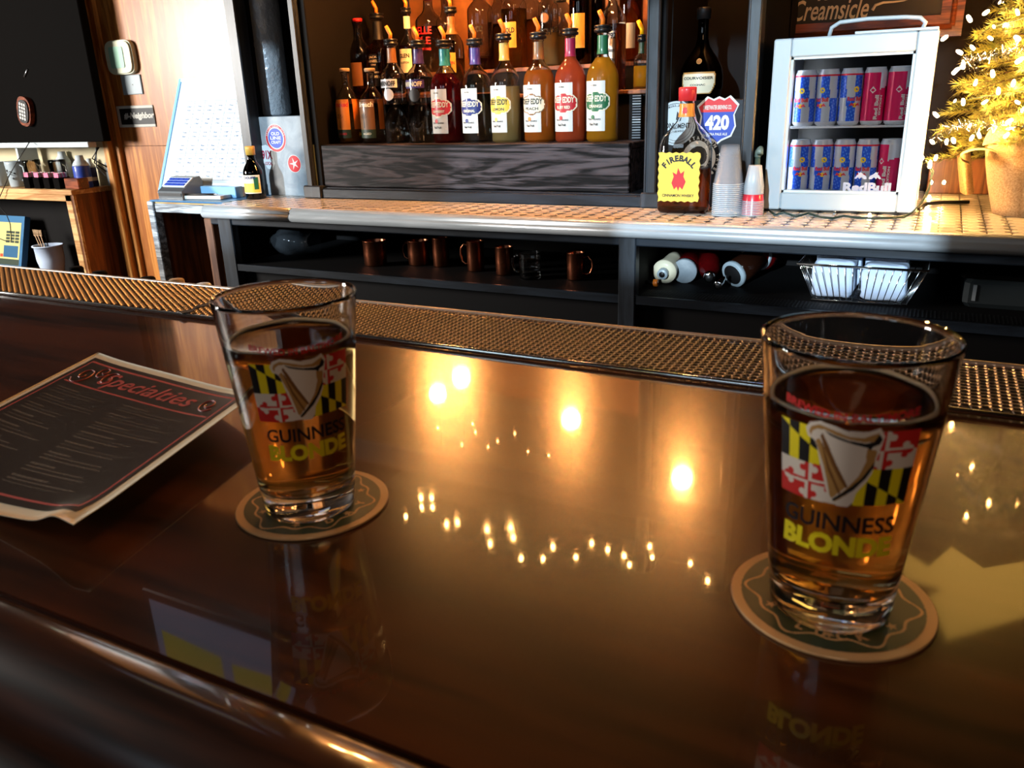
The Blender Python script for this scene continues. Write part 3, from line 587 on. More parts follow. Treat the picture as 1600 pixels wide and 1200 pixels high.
coaster(-.0232, .4008, .12, 'round green and tan coaster under the right beer glass', 'LUCK', 'DAY')
coaster(-.3558, .3745, 1.45, 'round green and tan coaster under the left beer glass', 'DAY', 'LUCK')
# ---------------------------------------------------------------- paper menu
TL, TR, BR, BL = (Vector(q) for q in ((-.832, .562, .002), (-.500, .475, .026), (-.440, .258, .019), (-.715, .272, .006)))
def menu_pt(s, t, lift=0.0):   # s along the top edge, t down the page
    p = TL * (1 - s) * (1 - t) + TR * s * (1 - t) + BR * s * t + BL * (1 - s) * t
    z = .0015 + .030 * max(0, (s - .10) / .9) ** 1.9 * (1 - .30 * t) + .004 * math.sin(s * 5) * (1 - t) * s
    d = math.hypot((s - .93) * 1.5, (t - 1.0)); z += .006 * math.exp(-(d / .09) ** 2)
    y = -.006 * math.sin(math.pi * s) * (t) + .004 * math.sin(math.pi * s)
    return (p.x, p.y + y, z + lift)
mn = emp('paper_menu', (TL.x, BL.y, 0), 'curled dark printed paper menu with cream border, left of the beer glasses', 'menu')
mb = MB(); nx, ny = 60, 44
V = [menu_pt(i / nx, j / ny) for j in range(ny + 1) for i in range(nx + 1)]; n_ = len(V)
F = [(j * (nx + 1) + i, j * (nx + 1) + i + 1, (j + 1) * (nx + 1) + i + 1, (j + 1) * (nx + 1) + i) for j in range(ny) for i in range(nx)]
mb.add(V + [(x, y, z - .0006) for x, y, z in V], F + [tuple(a + n_ for a in reversed(f)) for f in F], 0, True)
rim = [i for i in range(nx + 1)] + [j * (nx + 1) + nx for j in range(1, ny + 1)] + [ny * (nx + 1) + i for i in range(nx - 1, -1, -1)] + [j * (nx + 1) for j in range(ny - 1, 0, -1)]
mb.add([], [(a - 2 * n_ + 2 * n_ - 0, rim[(k + 1) % len(rim)], rim[(k + 1) % len(rim)] + n_, a + n_) for k, a in enumerate(rim)]) if False else None
for k, a in enumerate(rim):
    b2 = rim[(k + 1) % len(rim)]; mb.f.append((a, b2, b2 + n_, a + n_)); mb.m.append(0); mb.sm.append(False)
mb.build('sheet', M['menucream'], mn, fix=False) if 'menucream' in M else mb.build('sheet', flat('menucream', 214, 204, 178), mn, fix=False)
rr = np.random.RandomState(3)
def menu_paint(u, v):
    o = np.full(u.shape, -1); o = np.where((u > .035) & (u < .965) & (v > .045) & (v < .955), 0, o)
    e = ((u > .055) & (u < .945) & (v > .075) & (v < .925)); e2 = ((u > .062) & (u < .938) & (v > .085) & (v < .915)); o = np.where(e & ~e2, 1, o)
    o = np.where((abs(v - .262) < .004) & (u > .08) & (u < .93), 1, o)
    for col, (ua, ub) in enumerate(((.10, .46), (.52, .90))):
        vv = .31
        while vv < .88:
            for ln in range(3):
                L_ = (ub - ua) * (rr.uniform(.25, .5) if ln == 0 else rr.uniform(.6, 1.0))
                d = (abs(v - vv) < (.0042 if ln == 0 else .0026)) & (u > ua) & (u < ua + L_) & ((np.floor(u * 260) % 7) > 0); o = np.where(d, 2, o); vv += .019
            vv += .016
    return o
mb = MB(); raster(mb, 0, 1, 0, 1, 260, 300, menu_paint, lambda u, v: menu_pt(u, v, .0003))
M['menudk'] = mat('menu_dark_print', srgb(44, 36, 30), .33); M['menutx'] = mat('menu_small_print', srgb(80, 69, 55), .5)
mb.build('printed_face', [M['menudk'], M['titlered'], M['menutx']], mn, fix=False)
mb = MB(); put_text(mb, 'Specialties', lambda u, v: menu_pt(u, -v, .0006), .52, -.185, .56, .135, 0, .012, shear=.35)
def swirl(c, r0, r1, turns, ph, sgn=1, n=40):
    pts = []
    for i in range(n): t = i / (n - 1); r = r0 + (r1 - r0) * t; a = ph + sgn * turns * 2 * math.pi * t; pts.append(menu_pt(c[0] + r * math.cos(a) * .66, c[1] + r * math.sin(a), .0007))
    return pts
for s_ in (swirl((.13, .19), .015, .075, 1.4, 0), swirl((.20, .13), .012, .055, 1.3, 2, -1), swirl((.27, .17), .010, .06, 1.2, 4), swirl((.87, .17), .015, .06, 1.4, 3, -1)): mb.tube(s_, .0006, 4)
mb.build('title_lettering', M['titlered'], mn, fix=False)
# ================================================================ bottles
def ring_fn(prof):
    rs = [p[0] for p in prof]; zz = [p[1] for p in prof]
    return lambda z: float(np.interp(z, zz, rs))
SHAPES = {  # fractions: (radius of body r, height h)
 'vodka': [(.90, 0), (1, .02), (1, .52), (.97, .58), (.86, .64), (.66, .69), (.44, .74), (.33, .79), (.31, .84), (.31, .97), (.36, .975), (.36, 1)],
 'round': [(.90, 0), (1, .02), (1, .56), (.98, .61), (.90, .66), (.74, .705), (.54, .745), (.38, .78), (.32, .83), (.31, .97), (.36, .975), (.36, 1)],
 'straight': [(.92, 0), (1, .015), (1, .60), (.96, .635), (.80, .67), (.52, .71), (.38, .75), (.34, .80), (.33, .97), (.38, .975), (.38, 1)],
 'stub': [(.90, 0), (1, .02), (1, .52), (.95, .60), (.80, .67), (.55, .73), (.36, .78), (.31, .83), (.31, .97), (.35, .975), (.35, 1)],
 'square': [(.92, 0), (1, .02), (1, .60), (.94, .64), (.75, .68), (.48, .72), (.38, .77), (.38, .97), (.42, .975), (.42, 1)],
 'cognac': [(.80, 0), (.92, .02), (1, .16), (1, .26), (.93, .36), (.76, .45), (.52, .53), (.34, .60), (.26, .68), (.24, .80), (.24, .97), (.28, .975), (.28, 1)],
 'tall': [(.90, 0), (1, .015), (1, .66), (.95, .70), (.75, .75), (.48, .79), (.36, .83), (.33, .97), (.38, .975), (.38, 1)],
 'beer': [(.92, 0), (1, .02), (1, .50), (.96, .56), (.78, .64), (.52, .72), (.42, .80), (.38, .94), (.42, .95), (.42, 1)],
}
def bottle(name, P, r, h, shape, label, gl='glass', liq=None, level=.7, neck=None, closure='pourer', spout='orangep', cap='cork', group=None, cat='bottle', sq=None, face=0.0, asp=1.0):
    P = np.array(P, float); sh = SHAPES[shape]; z0 = P[2] + .0006; pr = [(a * r, z0 + b_ * h) for a, b_ in sh]; c = (P[0], P[1])
    g = emp(name, (P[0], P[1], z0), label, cat, group); t = .0022
    sqs = None
    n = 40
    pw = [sq if (sq and b_ < .66) else 2 for a, b_ in sh] if sq else None
    ipw = None
    inner = [(a * r - t if a * r - t > .004 else .004, z0 + b_ * h) for a, b_ in sh][1:]; inner[0] = (inner[0][0] * .98, z0 + .008)
    outer = [(1e-5, z0 + .003)] + pr; full = outer + [(inner[-1][0], pr[-1][1])] + inner[::-1] + [(1e-5, z0 + .0085)]
    if sq: pw2 = [2] + pw + [2] + pw[1:][::-1] + [2]
    MB().lathe(full, c, n, cap=False, sq=(pw2 if sq else None), asp=asp, rot=face if sq else 0).build('glass_body', M[gl], g)
    if liq:
        zl = z0 + level * h; fi = ring_fn([(a, z) for a, z in inner]); zz = sorted([z for a, z in inner if z < zl] + [zl])
        lp_ = [(1e-5, z0 + .0083)] + [(fi(z) + .00015, z) for z in zz] + [(1e-5, zl)]
        lsq = [2] + [(sq if (z - z0) / h < .66 else 2) for z in zz] + [2] if sq else None
        MB().lathe(lp_, c, n, cap=False, sq=lsq, asp=asp, rot=face if sq else 0).build('liquid', M[liq], g)
    f = ring_fn(pr); ztop = z0 + h; rn = pr[-1][0]
    if neck:
        m_, a0, a1 = neck; mb = MB(); zz = [z0 + h * q for q in np.linspace(a0, a1, 6)]; mb.lathe([(f(z) + .0009, z) for z in zz], c, 24, cap=False); mb.build('neck_band', M[m_], g)
    if closure == 'pourer':
        MB().lathe([(rn * .95, ztop - .004), (rn * 1.45, ztop - .001), (rn * 1.5, ztop + .006), (rn * 1.25, ztop + .008), (rn * 1.25, ztop + .010), (rn * 1.45, ztop + .012), (rn * 1.45, ztop + .017), (rn * .9, ztop + .019)], c, 20).build('pourer_collar', M['blk'], g)
        a = R_.uniform(-.15, .15); lx = -.010 if spout != 'white' else -.004
        MB().tube([(c[0], c[1], ztop + .018), (c[0] + .001, c[1], ztop + .034), (c[0] + lx * .5, c[1] - .002, ztop + .046), (c[0] + lx * 1.15, c[1] - .004, ztop + .060)], .007, 10, rr=[.0062, .0068, .0072, .0062]).build('pourer_spout', M[spout], g)
    elif closure == 'cap': MB().lathe([(rn * 1.12, ztop - .026), (rn * 1.15, ztop - .002), (rn * 1.15, ztop + .004), (rn * .95, ztop + .006)], c, 20).build('cap', M[cap], g)
    elif closure == 'cork': MB().lathe([(rn * .8, ztop - .004), (rn * .8, ztop), (rn * 1.15, ztop + .001), (rn * 1.2, ztop + .010), (rn * 1.0, ztop + .0125)], c, 20).build('stopper', M[cap], g)
    return g, f, z0, c
def label_patch(g, f, c, z0, h, a0, a1, b0, b1, m, name='label', face=0.0, lift=.0007):
    # a0,a1 degrees either side ; b0,b1 fractions of height
    mb = MB(); n = 12; zz = np.linspace(z0 + b0 * h, z0 + b1 * h, 8)
    vs = []
    for z in zz:
        for i in range(n + 1): a = face + math.radians(a0 + (a1 - a0) * i / n); r = f(z) + lift; vs.append((c[0] + r * math.sin(a), c[1] - r * math.cos(a), z))
    mb.add(vs, [(j * (n + 1) + i, j * (n + 1) + i + 1, (j + 1) * (n + 1) + i + 1, (j + 1) * (n + 1) + i) for j in range(7) for i in range(n)], 0, True)
    return mb.build(name, m if not isinstance(m, str) else M[m], g, fix=False)
def badge(g, f, c, z0, h, bc_, w_, hh, m, name='badge', face=0, lift=.0013, shape='oval', rimm=None):
    ct = cone(c, f, face, lift); zc = z0 + bc_ * h; mb = MB()
    def pt(u, v):
        x, y = u / w_, (v - zc) / hh
        if shape == 'oval':
            d = abs(x) ** 3 + abs(y * 1.25) ** 3; e = (d < 1) | ((x / .55) ** 2 + y ** 2 < 1)
            x2, y2 = x * 1.09, y * 1.13; e2 = (abs(x2) ** 3 + abs(y2 * 1.25) ** 3 < 1) | ((x2 / .55) ** 2 + y2 ** 2 < 1)
            return np.where(e2, 0, np.where(e, 1, -1))
        if shape == 'disc': q = x * x + y * y; return np.where(q < .8, 0, np.where(q < 1, 1, -1))
        return np.where((abs(x) < 1) & (abs(y) < 1), 0, -1)
    raster(mb, -w_, w_, zc - hh, zc + hh, 36, 26, pt, ct)
    return mb.build(name, [M[m], M[rimm or m]], g, fix=False)
def letters(g, f, c, face, items, mats, lift=.0019, name='lettering'):
    g = next((k for k in g.children if k.name.split('.')[0] in ('label', 'band_label')), g); ct = cone(c, f, face, lift)
    for s, u, z, wd, ht, m_ in items: mb = MB(); put_text(mb, s, ct, u, z, wd, ht, 0, .03); o = mb.build(name, M[mats[m_]], g, fix=False)
    return o
def spot(px, py, z, w_):   # base centre, and radius from the width seen
    P = Z(px, py, z); s = mmpx(P); r = w_ * s / 2; d = (P - EYE); d = d / np.linalg.norm(d); P = P + np.array([d[0], d[1], 0]) * r * .9
    return P, r
def spotY(px, py, z, w_, Y=2.525):
    P = np.array(A(px, py, Y)); P[2] = z; return P, w_ * mmpx(P) / 2
def hgt(P, px, ytop): return float(A(px, ytop, P[1])[2]) - P[2]
# --- front row on the riser
FL = [('round', 702, 48, 62, 696, 'redl', .72, 'teal', 'red', 'CRANBERRY', 'bottle of deep red vodka with a teal neck and red badge'),
      ('round', 748, 47, 60, 743, 'clearl', .5, 'purple', 'blued', 'ORIGINAL', 'clear vodka bottle with a navy badge and dark neck'),
      ('round', 792, 45, 52, 790, 'lemonl', .55, 'mustard', 'yellab', 'LEMON', 'lemon vodka bottle with a yellow badge and yellow neck'),
      ('round', 844, 48, 50, 842, 'orangej', .70, 'golddk', 'cream', 'PEACH', 'peach vodka bottle with a cream badge and copper neck'),
      ('round', 892, 48, 44, 892, 'pinkj', .80, 'burg', 'redlab', 'RUBY RED', 'pinkish orange vodka bottle with a crimson badge and plum neck'),
      ('round', 941, 49, 39, 941, 'yellowj', .77, 'green', 'green', 'ORANGE', 'cloudy yellow vodka bottle with a green badge, right end of front row')]
for shp, x, w_, yt, xn, lq, lv, nk, bd, fl_, lab in FL:
    P, r = spotY(x, 221, PZ, w_); h = hgt(P, xn, yt) - .019
    g, f, z0, c = bottle('vodka_bottle', P, r, h, shp, lab, liq=lq, level=lv, neck=(nk, .80, .965), group='vodka bottles on the riser')
    fc = -.10; label_patch(g, f, c, z0, h, -52, 36, .10, .56, 'paper', face=fc)
    lb = badge(g, f, c, z0, h, .37, r * .95, h * .105, bd, 'badge', fc, rimm='cream' if bd != 'cream' else 'golddk')
    tx = 'cream' if bd not in ('cream', 'yellab') else 'ink'
    zc = z0 + .37 * h
    letters(g, f, c, fc, [('DEEP EDDY', 0, zc + h * .03, r * 1.5, h * .055, 0), (fl_, 0, zc - h * .04, r * .95, h * .028, 0), ('VODKA', -r * .1, z0 + h * .52, r * .42, h * .016, 1), ('TEN YEARS', -r * .1, z0 + h * .21, r * .95, h * .016, 1), ('Real Fruit', -r * .1, z0 + h * .165, r * .6, h * .026, 1)], [tx, 'ink'])
    badge(g, f, c, z0, h, .23, r * .13, r * .13, bd if bd != 'cream' else 'orangep', 'fruit_mark', fc - .15, .0021, 'disc')
for i, (x, w_, lab) in enumerate([(549, 37, 'squat clear spirit bottle with palm-tree label, far left of front row'), (587, 40, 'squat clear spirit bottle with darker label, second in front row')]):
    P, r = spotY(x, 223, PZ, w_); h = hgt(P, x - 2, 112)
    g, f, z0, c = bottle('spirit_bottle', P, r, h, 'stub', lab, liq='pale' if i else 'golden', level=.5, closure='cork', cap='cork', group='squat bottles at the left end')
    label_patch(g, f, c, z0, h, -48, 42, .20, .62, 'orangecap' if i == 0 else 'golddk', face=0); label_patch(g, f, c, z0, h, -48, 42, .08, .2, 'greend', name='lower_label')
    label_patch(g, f, c, z0, h, 60, 120, .20, .62, 'orangep', name='back_label')
    letters(g, f, c, 0, [('Smoked' if i == 0 else 'Breach', 0, z0 + h * .55, r * 1.4, h * .07, 0), ('AGED', 0, z0 + h * .14, r * .8, h * .03, 0)], ['red' if i == 0 else 'cream'])
    mb = MB(); ct = cone(c, f, 0, .0015); zc = z0 + .34 * h
    for k in range(7): a = math.pi * k / 6; mb.add([ct(-r * .2, zc), ct(-r * .2 + r * .4 * math.cos(a) - .002, zc + h * .08 * math.sin(a)), ct(-r * .2 + r * .4 * math.cos(a) + .002, zc + h * .09 * math.sin(a))], [(0, 1, 2)])
    mb.add([ct(-r * .25, zc - h * .12), ct(-r * .15, zc - h * .12), ct(-r * .17, zc), ct(-r * .22, zc)], [(0, 1, 2, 3)]); mb.build('palm_print', M['ink'], g, fix=False)
for i, (x, w_, yt, lab) in enumerate([(622, 38, 60, 'clear vodka bottle with grey band label and copper neck, third in front row'), (662, 42, 62, 'clear vodka bottle with dark blue band label and purple neck')]):
    P, r = spotY(x, 222, PZ, w_); h = hgt(P, x - (0 if i == 0 else 4), yt) - .019
    g, f, z0, c = bottle('vodka_bottle', P, r, h, 'tall', lab, liq='clearl', level=.40, neck=('golddk' if i == 0 else 'purple', .82, .965), group='vodka bottles on the riser')
    label_patch(g, f, c, z0, h, -60, 50, .57, .655, 'purple' if i else 'slategrey' if 'slategrey' in M else 'silver', name='band_label'); letters(g, f, c, 0, [('SMIRNOFF', -r * .1, z0 + h * .612, r * 1.7, h * .05, 0)], ['cream' if i else 'ink'])
    badge(g, f, c, z0, h, .50, r * .45, r * .45, 'ink' if i else 'silver', 'fruit_mark', .1, .0012, 'disc')
# juice bottle at the right pillar, on the lower step
P, r = spot(1001, 139, S1, 24); P[1] = 2.64; P = np.array([A(1001, 139, 2.66)[0], 2.66, S1]); h = hgt(P, 1001, 54) - .019
g, f, z0, c = bottle('juice_bottle', P, .024, h, 'straight', 'slim yellow juice vodka bottle with yellow pourer behind the right pillar edge', liq='yellowj', level=.48, neck=('greend', .74, .965), spout='yelpour')
# --- middle row on the lower step, then the back row on the upper step
BKN = [0]
def mid(x, w_, yt, shp, lab, **k):
    back = k.pop('back', False); z = S2 if back else S1; BKN[0] += back; Y = (2.86 if BKN[0] % 2 else 2.975) if back else 2.70; P = np.array([A(x, 100, Y)[0], Y, z]); r = w_ * mmpx(A(x, 100, Y)) / 2 * (.90 if back else .95)
    h = (hgt(P, x, yt) if yt is not None else k.pop('h')) - (.019 if k.get('closure', 'pourer') == 'pourer' else 0)
    return bottle('liquor_bottle', P, r, h, shp, lab, group='liquor bottles on the back steps', **k) + (r, h)
g, f, z0, c, r, h = mid(564, 38, 34, 'round', 'tawny whisky bottle with a red and white stopper, left end of middle row', liq='dwhisky', level=.5, closure='cork', cap='red')
label_patch(g, f, c, z0, h, -40, 40, .18, .48, 'golddk')
g, f, z0, c, r, h = mid(594, 38, 20, 'square', 'square black-label whiskey bottle in the middle row', liq='dwhisky', level=.8, neck=('ink', .74, .96), sq=4.5)
fq = lambda z: f(z) * .985
label_patch(g, fq, c, z0, h, -46, 46, .16, .56, 'ink', lift=.002); letters(g, fq, c, 0, [("JACK", 0, z0 + h * .52, r * .9, h * .035, 0), ("DANIEL'S", 0, z0 + h * .475, r * 1.4, h * .035, 0), ('Old', 0, z0 + h * .43, r * .5, h * .02, 0), ('Tennessee', 0, z0 + h * .34, r * 1.3, h * .03, 0), ('WHISKEY', 0, z0 + h * .28, r * 1.2, h * .03, 0)], ['cream'], lift=.003)
g, f, z0, c, r, h = mid(640, 30, 11, 'straight', 'whisky bottle with a cream label and white neck label', liq='dwhisky', level=.62, neck=('cream', .82, .96))
label_patch(g, f, c, z0, h, -50, 50, .3, .58, 'cream'); letters(g, f, c, 0, [('GLEN', 0, z0 + h * .5, r * 1.3, h * .05, 0), ('SCOTCH', 0, z0 + h * .42, r * 1.1, h * .025, 0)], ['ink'])
g, f, z0, c, r, h = mid(708, 38, 10, 'round', 'silver-topped tequila bottle with an orange label and brown neck', liq='tequila', level=.45, neck=('golddk', .74, .95))
label_patch(g, f, c, z0, h, -55, 45, .28, .52, 'mustard'); letters(g, f, c, 0, [('ESPOLON', 0, z0 + h * .40, r * 1.4, h * .04, 1), ('TEQUILA', 0, z0 + h * .33, r * 1.1, h * .03, 0)], ['ink', 'redlab']); badge(g, f, c, z0, h, .48, r * .4, r * .4, 'golddk', 'emblem', 0, .0015, 'disc')
g, f, z0, c, r, h = mid(957, 38, None, 'square', 'square whiskey bottle with a white curved label, half full, beside the right pillar', h=.36, liq='whisky', level=.56, sq=5, closure='cork', cap='blk')
label_patch(g, f, c, z0, h, -40, 40, .20, .50, 'paper', lift=.0025); letters(g, f, c, 0, [('1792', r * .2, z0 + h * .46, r * .9, h * .05, 0), ('Small Batch', 0, z0 + h * .34, r * 1.1, h * .03, 0), ('BOURBON', 0, z0 + h * .26, r * 1.1, h * .025, 0)], ['ink'], lift=.0035)
# back row
def bk(x, w_, lab, h, shp='tall', **k): return mid(x, w_, None, shp, lab, h=h, back=True, **k)
g, f, z0, c, r, h = bk(674, 46, 'clear moonshine bottle lettered in red, back row', .30, 'straight', liq='pale', level=.55, neck=('redlab', .86, .96), closure='cork', cap='redlab')
letters(g, f, c, 0, [('BELLE', 0, z0 + h * .50, r * 1.5, h * .09, 0), ('ISLE', 0, z0 + h * .38, r * 1.3, h * .09, 0), ('MOONSHINE', 0, z0 + h * .28, r * 1.3, h * .03, 0)], ['redlab'])
g, f, z0, c, r, h = bk(699, 30, 'narrow clear bottle with a pink stopper, back row', .30, 'straight', liq='clearl', level=.4, closure='cap', cap='redlab')
g, f, z0, c, r, h = bk(753, 44, 'clear tequila bottle with a white neck label and dark dregs, back row', .335, 'straight', liq='darkl', level=.10, neck=('cream', .80, .97), closure='cork', cap='cream')
letters(g, f, c, 0, [('BLANCO', 0, z0 + h * .42, r * 1.4, h * .06, 0)], ['ink'])
g, f, z0, c, r, h = bk(781, 36, 'clear bottle with a cream neck label behind the lemon vodka', .33, 'straight', liq='golden', level=.5, neck=('cream', .80, .97), closure='cork', cap='cream')
g, f, z0, c, r, h = bk(805, 44, 'amber tequila bottle with a gold neck label, back row', .345, 'straight', liq='tequila', level=.58, neck=('goldp', .80, .97), closure='cork', cap='goldp')
label_patch(g, f, c, z0, h, -35, 35, .2, .45, 'mustard'); letters(g, f, c, 0, [('GOLD', 0, z0 + h * .37, r * 1.0, h * .05, 0)], ['ink'])
g, f, z0, c, r, h = bk(831, 40, 'amber tequila bottle with a yellow neck label beside the peach vodka', .34, 'straight', liq='tequila', level=.5, neck=('mustard', .80, .97), closure='cork', cap='mustard')
for i, (x, lab) in enumerate([(858, 'bottle with black neck and gold medallion, left one of the pair'), (877, 'bottle with black neck and gold medallion, right one of the pair')]):
    g, f, z0, c, r, h = bk(x, 34, lab, .32, 'straight', liq='lemonl', level=.35, neck=('ink', .70, .97), closure='cap', cap='ink')
    badge(g, f, c, z0, h, .81, r * .24, r * .24, 'mustard', 'medallion', 0, .0016, 'disc'); badge(g, f, c, z0, h, .50, r * .5, r * .5, 'golddk', 'seal', 0, .0016, 'disc', rimm='ink')
    letters(g, f, c, 0, [('ECH', r * .1, z0 + h * .36, r * 1.2, h * .07, 0)], ['ink'])
g, f, z0, c, r, h = bk(907, 38, 'dark cognac bottle with a tan label behind the grapefruit vodka', .36, 'straight', gl='amberg', liq='dwhisky', level=.66, closure='cap', cap='golddk')
label_patch(g, f, c, z0, h, -30, 45, .15, .46, 'mustard')
g, f, z0, c, r, h = bk(930, 34, 'dark red-brown whiskey bottle in the gap beside the cognac', .36, 'straight', gl='amberg', liq='dwhisky', level=.7, closure='cap', cap='ink')
g, f, z0, c, r, h = bk(985, 40, 'amber whiskey bottle with a red-brown label beside the right pillar, back row', .36, 'straight', liq='whisky', level=.55, closure='cap', cap='redlab')
label_patch(g, f, c, z0, h, -40, 40, .12, .34, 'cream')
# big clear bottle in the left cubby, cognac in the right one
P = np.array([A(428, 175, 2.58)[0] , 2.58, PT]); g, f, z0, c = bottle('display_bottle', P, .068, .62, 'tall', 'oversized clear vodka bottle in the left cubby above the sticker board', liq=None, closure='cap', cap='silver', gl='mirr')
letters(g, f, c, -.25, [('SVEDKA', 0, z0 + .62 * .42, .11, .028, 0)], ['slab'])
P = np.array([A(1094, 160, 2.56)[0], 2.56, PR_]); r = 66 * mmpx(P) / 2; h = hgt(P, 1103, 15)
g, f, z0, c = bottle('cognac_bottle', P, r, h, 'cognac', 'dark cognac bottle with a long neck and cream label in the right cubby', gl='darkg', liq='dwhisky', level=.5, closure='cap', cap='ink')
ct = cone(c, f, .1, .001); mb = MB(); zc = z0 + .20 * h
def cog(u, v):
    x, y = u / (r * .85), (v - zc) / (h * .135); e = (abs(x) < 1 - .35 * np.clip(-y, 0, 1) ** 2) & (y < .8) & (y > -1) & (x ** 2 + (y * .8) ** 2 < 1.25); e2 = (abs(x) < .92 - .35 * np.clip(-y, 0, 1) ** 2) & (y < .68) & (y > -.88) & (x ** 2 + (y * .8) ** 2 < 1.05)
    return np.where(e2, 0, np.where(e, 1, -1))
raster(mb, -r, r, zc - h * .14, zc + h * .14, 40, 30, cog, ct); mb.build('label', [M['cream'], M['goldp']], g, fix=False)
letters(g, f, c, .1, [('COURVOISIER', 0, zc + h * .045, r * 1.45, h * .032, 0), ('COGNAC', 0, zc - h * .03, r * .7, h * .02, 0)], ['ink'], lift=.0016); badge(g, f, c, z0, h, .43, r * .12, r * .12, 'golddk', 'seal', .1, .0015, 'disc', rimm='goldp')
# small brown beer bottle
P, r = spot(401, 312, CZ, 31); h = hgt(P, 394, 231)
g, f, z0, c = bottle('beer_bottle', P, r, h, 'beer', 'small brown beer bottle with a gold cap standing at the left end of the counter', gl='darkg', liq='dwhisky', level=.6, closure='cap', cap='mustard')
label_patch(g, f, c, z0, h, -62, 62, .12, .48, 'cream', face=.3)
label_patch(g, f, c, z0, h, -58, 58, .14, .32, 'yellab', name='label_picture', face=.3, lift=.0011); label_patch(g, f, c, z0, h, 25, 50, .2, .44, 'green', name='label_tree', face=.3, lift=.0014)
letters(g, f, c, .3, [('CHOUFFE', 0, z0 + h * .43, r * 1.35, h * .05, 0)], ['blued'])
# cinnamon whisky bottle: flat-sided handle bottle
P, r = spot(1062, 337, CZ, 82); P = Z(1062, 333, CZ); P[1] += .035; h = hgt(P, 1068, 137) - .004; r = 79 * mmpx(P) / 2
SHAPES['jug'] = [(.93, 0), (1, .03), (1, .50), (.97, .56), (.85, .63), (.62, .69), (.42, .735), (.31, .78), (.27, .83), (.27, .975), (.31, .98), (.31, 1)]
g, f, z0, c = bottle('whisky_jug', P, r, h, 'jug', 'large clear flat-sided cinnamon whisky bottle with red cap and yellow label', liq='whisky', level=.36, closure='none', sq=3.4, asp=.62)
MB().lathe([(r * .33, z0 + h * .905), (r * .335, z0 + h * .99), (r * .335, z0 + h * 1.01), (r * .29, z0 + h * 1.015)], c, 28).build('cap', M['red'], g)
mb = MB(); mb.lathe([(f(z0 + h * q) + .001, z0 + h * q) for q in (.78, .83, .885)], c, 24, cap=False); mb.build('neck_label', M['orangecap'], g)
yf = c[1] - r * .62 - .0012
def fp(l): return lambda u, v: (c[0] + u, yf - l + .10 * u * u, v)
lw, lz0, lz1 = r * .80, z0 + h * .10, z0 + h * .50
mb = MB(); e = []
for k in range(48):   # scalloped, stamp-like edge
    t = k / 48 * 4; s_ = int(t); q = t - s_; w1, h1 = lw, (lz1 - lz0) / 2; jag = .0018 * (1 if k % 2 else -1)
    x_, y_ = [(-w1 + 2 * w1 * q, -h1 + jag), (w1 + jag, -h1 + 2 * h1 * q), (w1 - 2 * w1 * q, h1 + jag), (-w1 + jag, h1 - 2 * h1 * q)][s_]; e.append((x_ - r * .05, (lz0 + lz1) / 2 + y_))
mb.prism([(a, b_) for a, b_ in e], (c[0], yf + .003, 0), (1, 0, 0), (0, 0, 1), (0, -.0035, 0)); mb.build('label', M['yellab'], g)
ff = lambda u, v: (c[0] + u - r * .05, yf - .0009, v)
mb = MB(); zc = z0 + h * .33
arc_text(mb, 'FIREBALL', ff, 0, zc - .012, .054, .017, 140, 40, 0, .05); put_text(mb, 'CINNAMON WHISKY', ff, 0, z0 + h * .15, r * 1.25, .008, 0, .03)
fl_ = [(-.012, -.03), (-.02, -.012), (-.014, .006), (-.018, .018), (-.006, .012), (-.002, .03), (.006, .014), (.016, .022), (.014, .006), (.021, -.008), (.012, -.03), (.004, -.022), (.0, -.034), (-.005, -.022)]
poly(mb, [(a, b_ + zc - .014) for a, b_ in fl_], ff, 1); mb.build('lettering', [M['ink'], M['red']], g, fix=False)
poly2 = MB(); poly(poly2, [(a * .35, b_ * .35 + z0 + h * .835) for a, b_ in fl_], lambda u, v: (c[0] + u, c[1] - f(v) - .0018, v)); poly2.build('flame_mark', M['red'], g, fix=False)
# ================================================================ drinks cooler
fx0, fx1, fy, fz0, fz1 = -.438, -.043, 2.405, CZ + .006, .394
fg = emp('drinks_cooler', ((fx0 + fx1) / 2, fy, CZ), 'small white countertop drinks cooler with a glass door full of cans', 'cooler')
b_ = .047
mb = MB(); xo = [fx0, fx1]; ix0, ix1, iz0, iz1 = fx0 + b_, fx1 - b_, fz0 + b_, fz1 - b_
for (xa, xb, za, zb) in ((fx0, ix0, fz0, fz1), (ix1, fx1, fz0, fz1), (ix0, ix1, fz0, iz0), (ix0, ix1, iz1, fz1)):
    mb.bbox(xa, xb, fy, fy + .032, za, zb, .0035)
mb.build('door_frame', M['white'], fg)
mb = MB()
for (xa, xb, za, zb) in ((ix0, ix0 + .006, iz0, iz1), (ix1 - .006, ix1, iz0, iz1), (ix0, ix1, iz0, iz0 + .006), (ix0, ix1, iz1 - .006, iz1)): mb.box(xa, xb, fy + .006, fy + .034, za, zb)
mb.build('door_gasket', M['stkgrey'], fg)
MB().box(ix0 + .002, ix1 - .002, fy + .012, fy + .016, iz0 + .002, iz1 - .002).build('door_pane', M['pane'], fg)
fd = 2.74
mb = MB(); mb.box(fx0 + .004, fx0 + .030, fy + .034, fd, fz0, fz1 - .004); mb.box(fx1 - .030, fx1 - .004, fy + .034, fd, fz0, fz1 - .004); mb.box(fx0 + .03, fx1 - .03, fy + .034, fd, fz0, fz0 + .04); mb.box(fx0 + .03, fx1 - .03, fd - .02, fd, fz0 + .03, fz1 - .03)
mb.build('cabinet_shell', M['blk'], fg); MB().box(fx0 + .004, fx1 - .004, fy + .034, fd, fz1 - .034, fz1 + .002).build('cabinet_top', M['navy'], fg)
MB().bbox(fx0 + .20, fx1 - .002, fy + .0, fy + .05, fz1 + .0005, fz1 + .007, .001).build('hinge_cover', M['white'], fg)
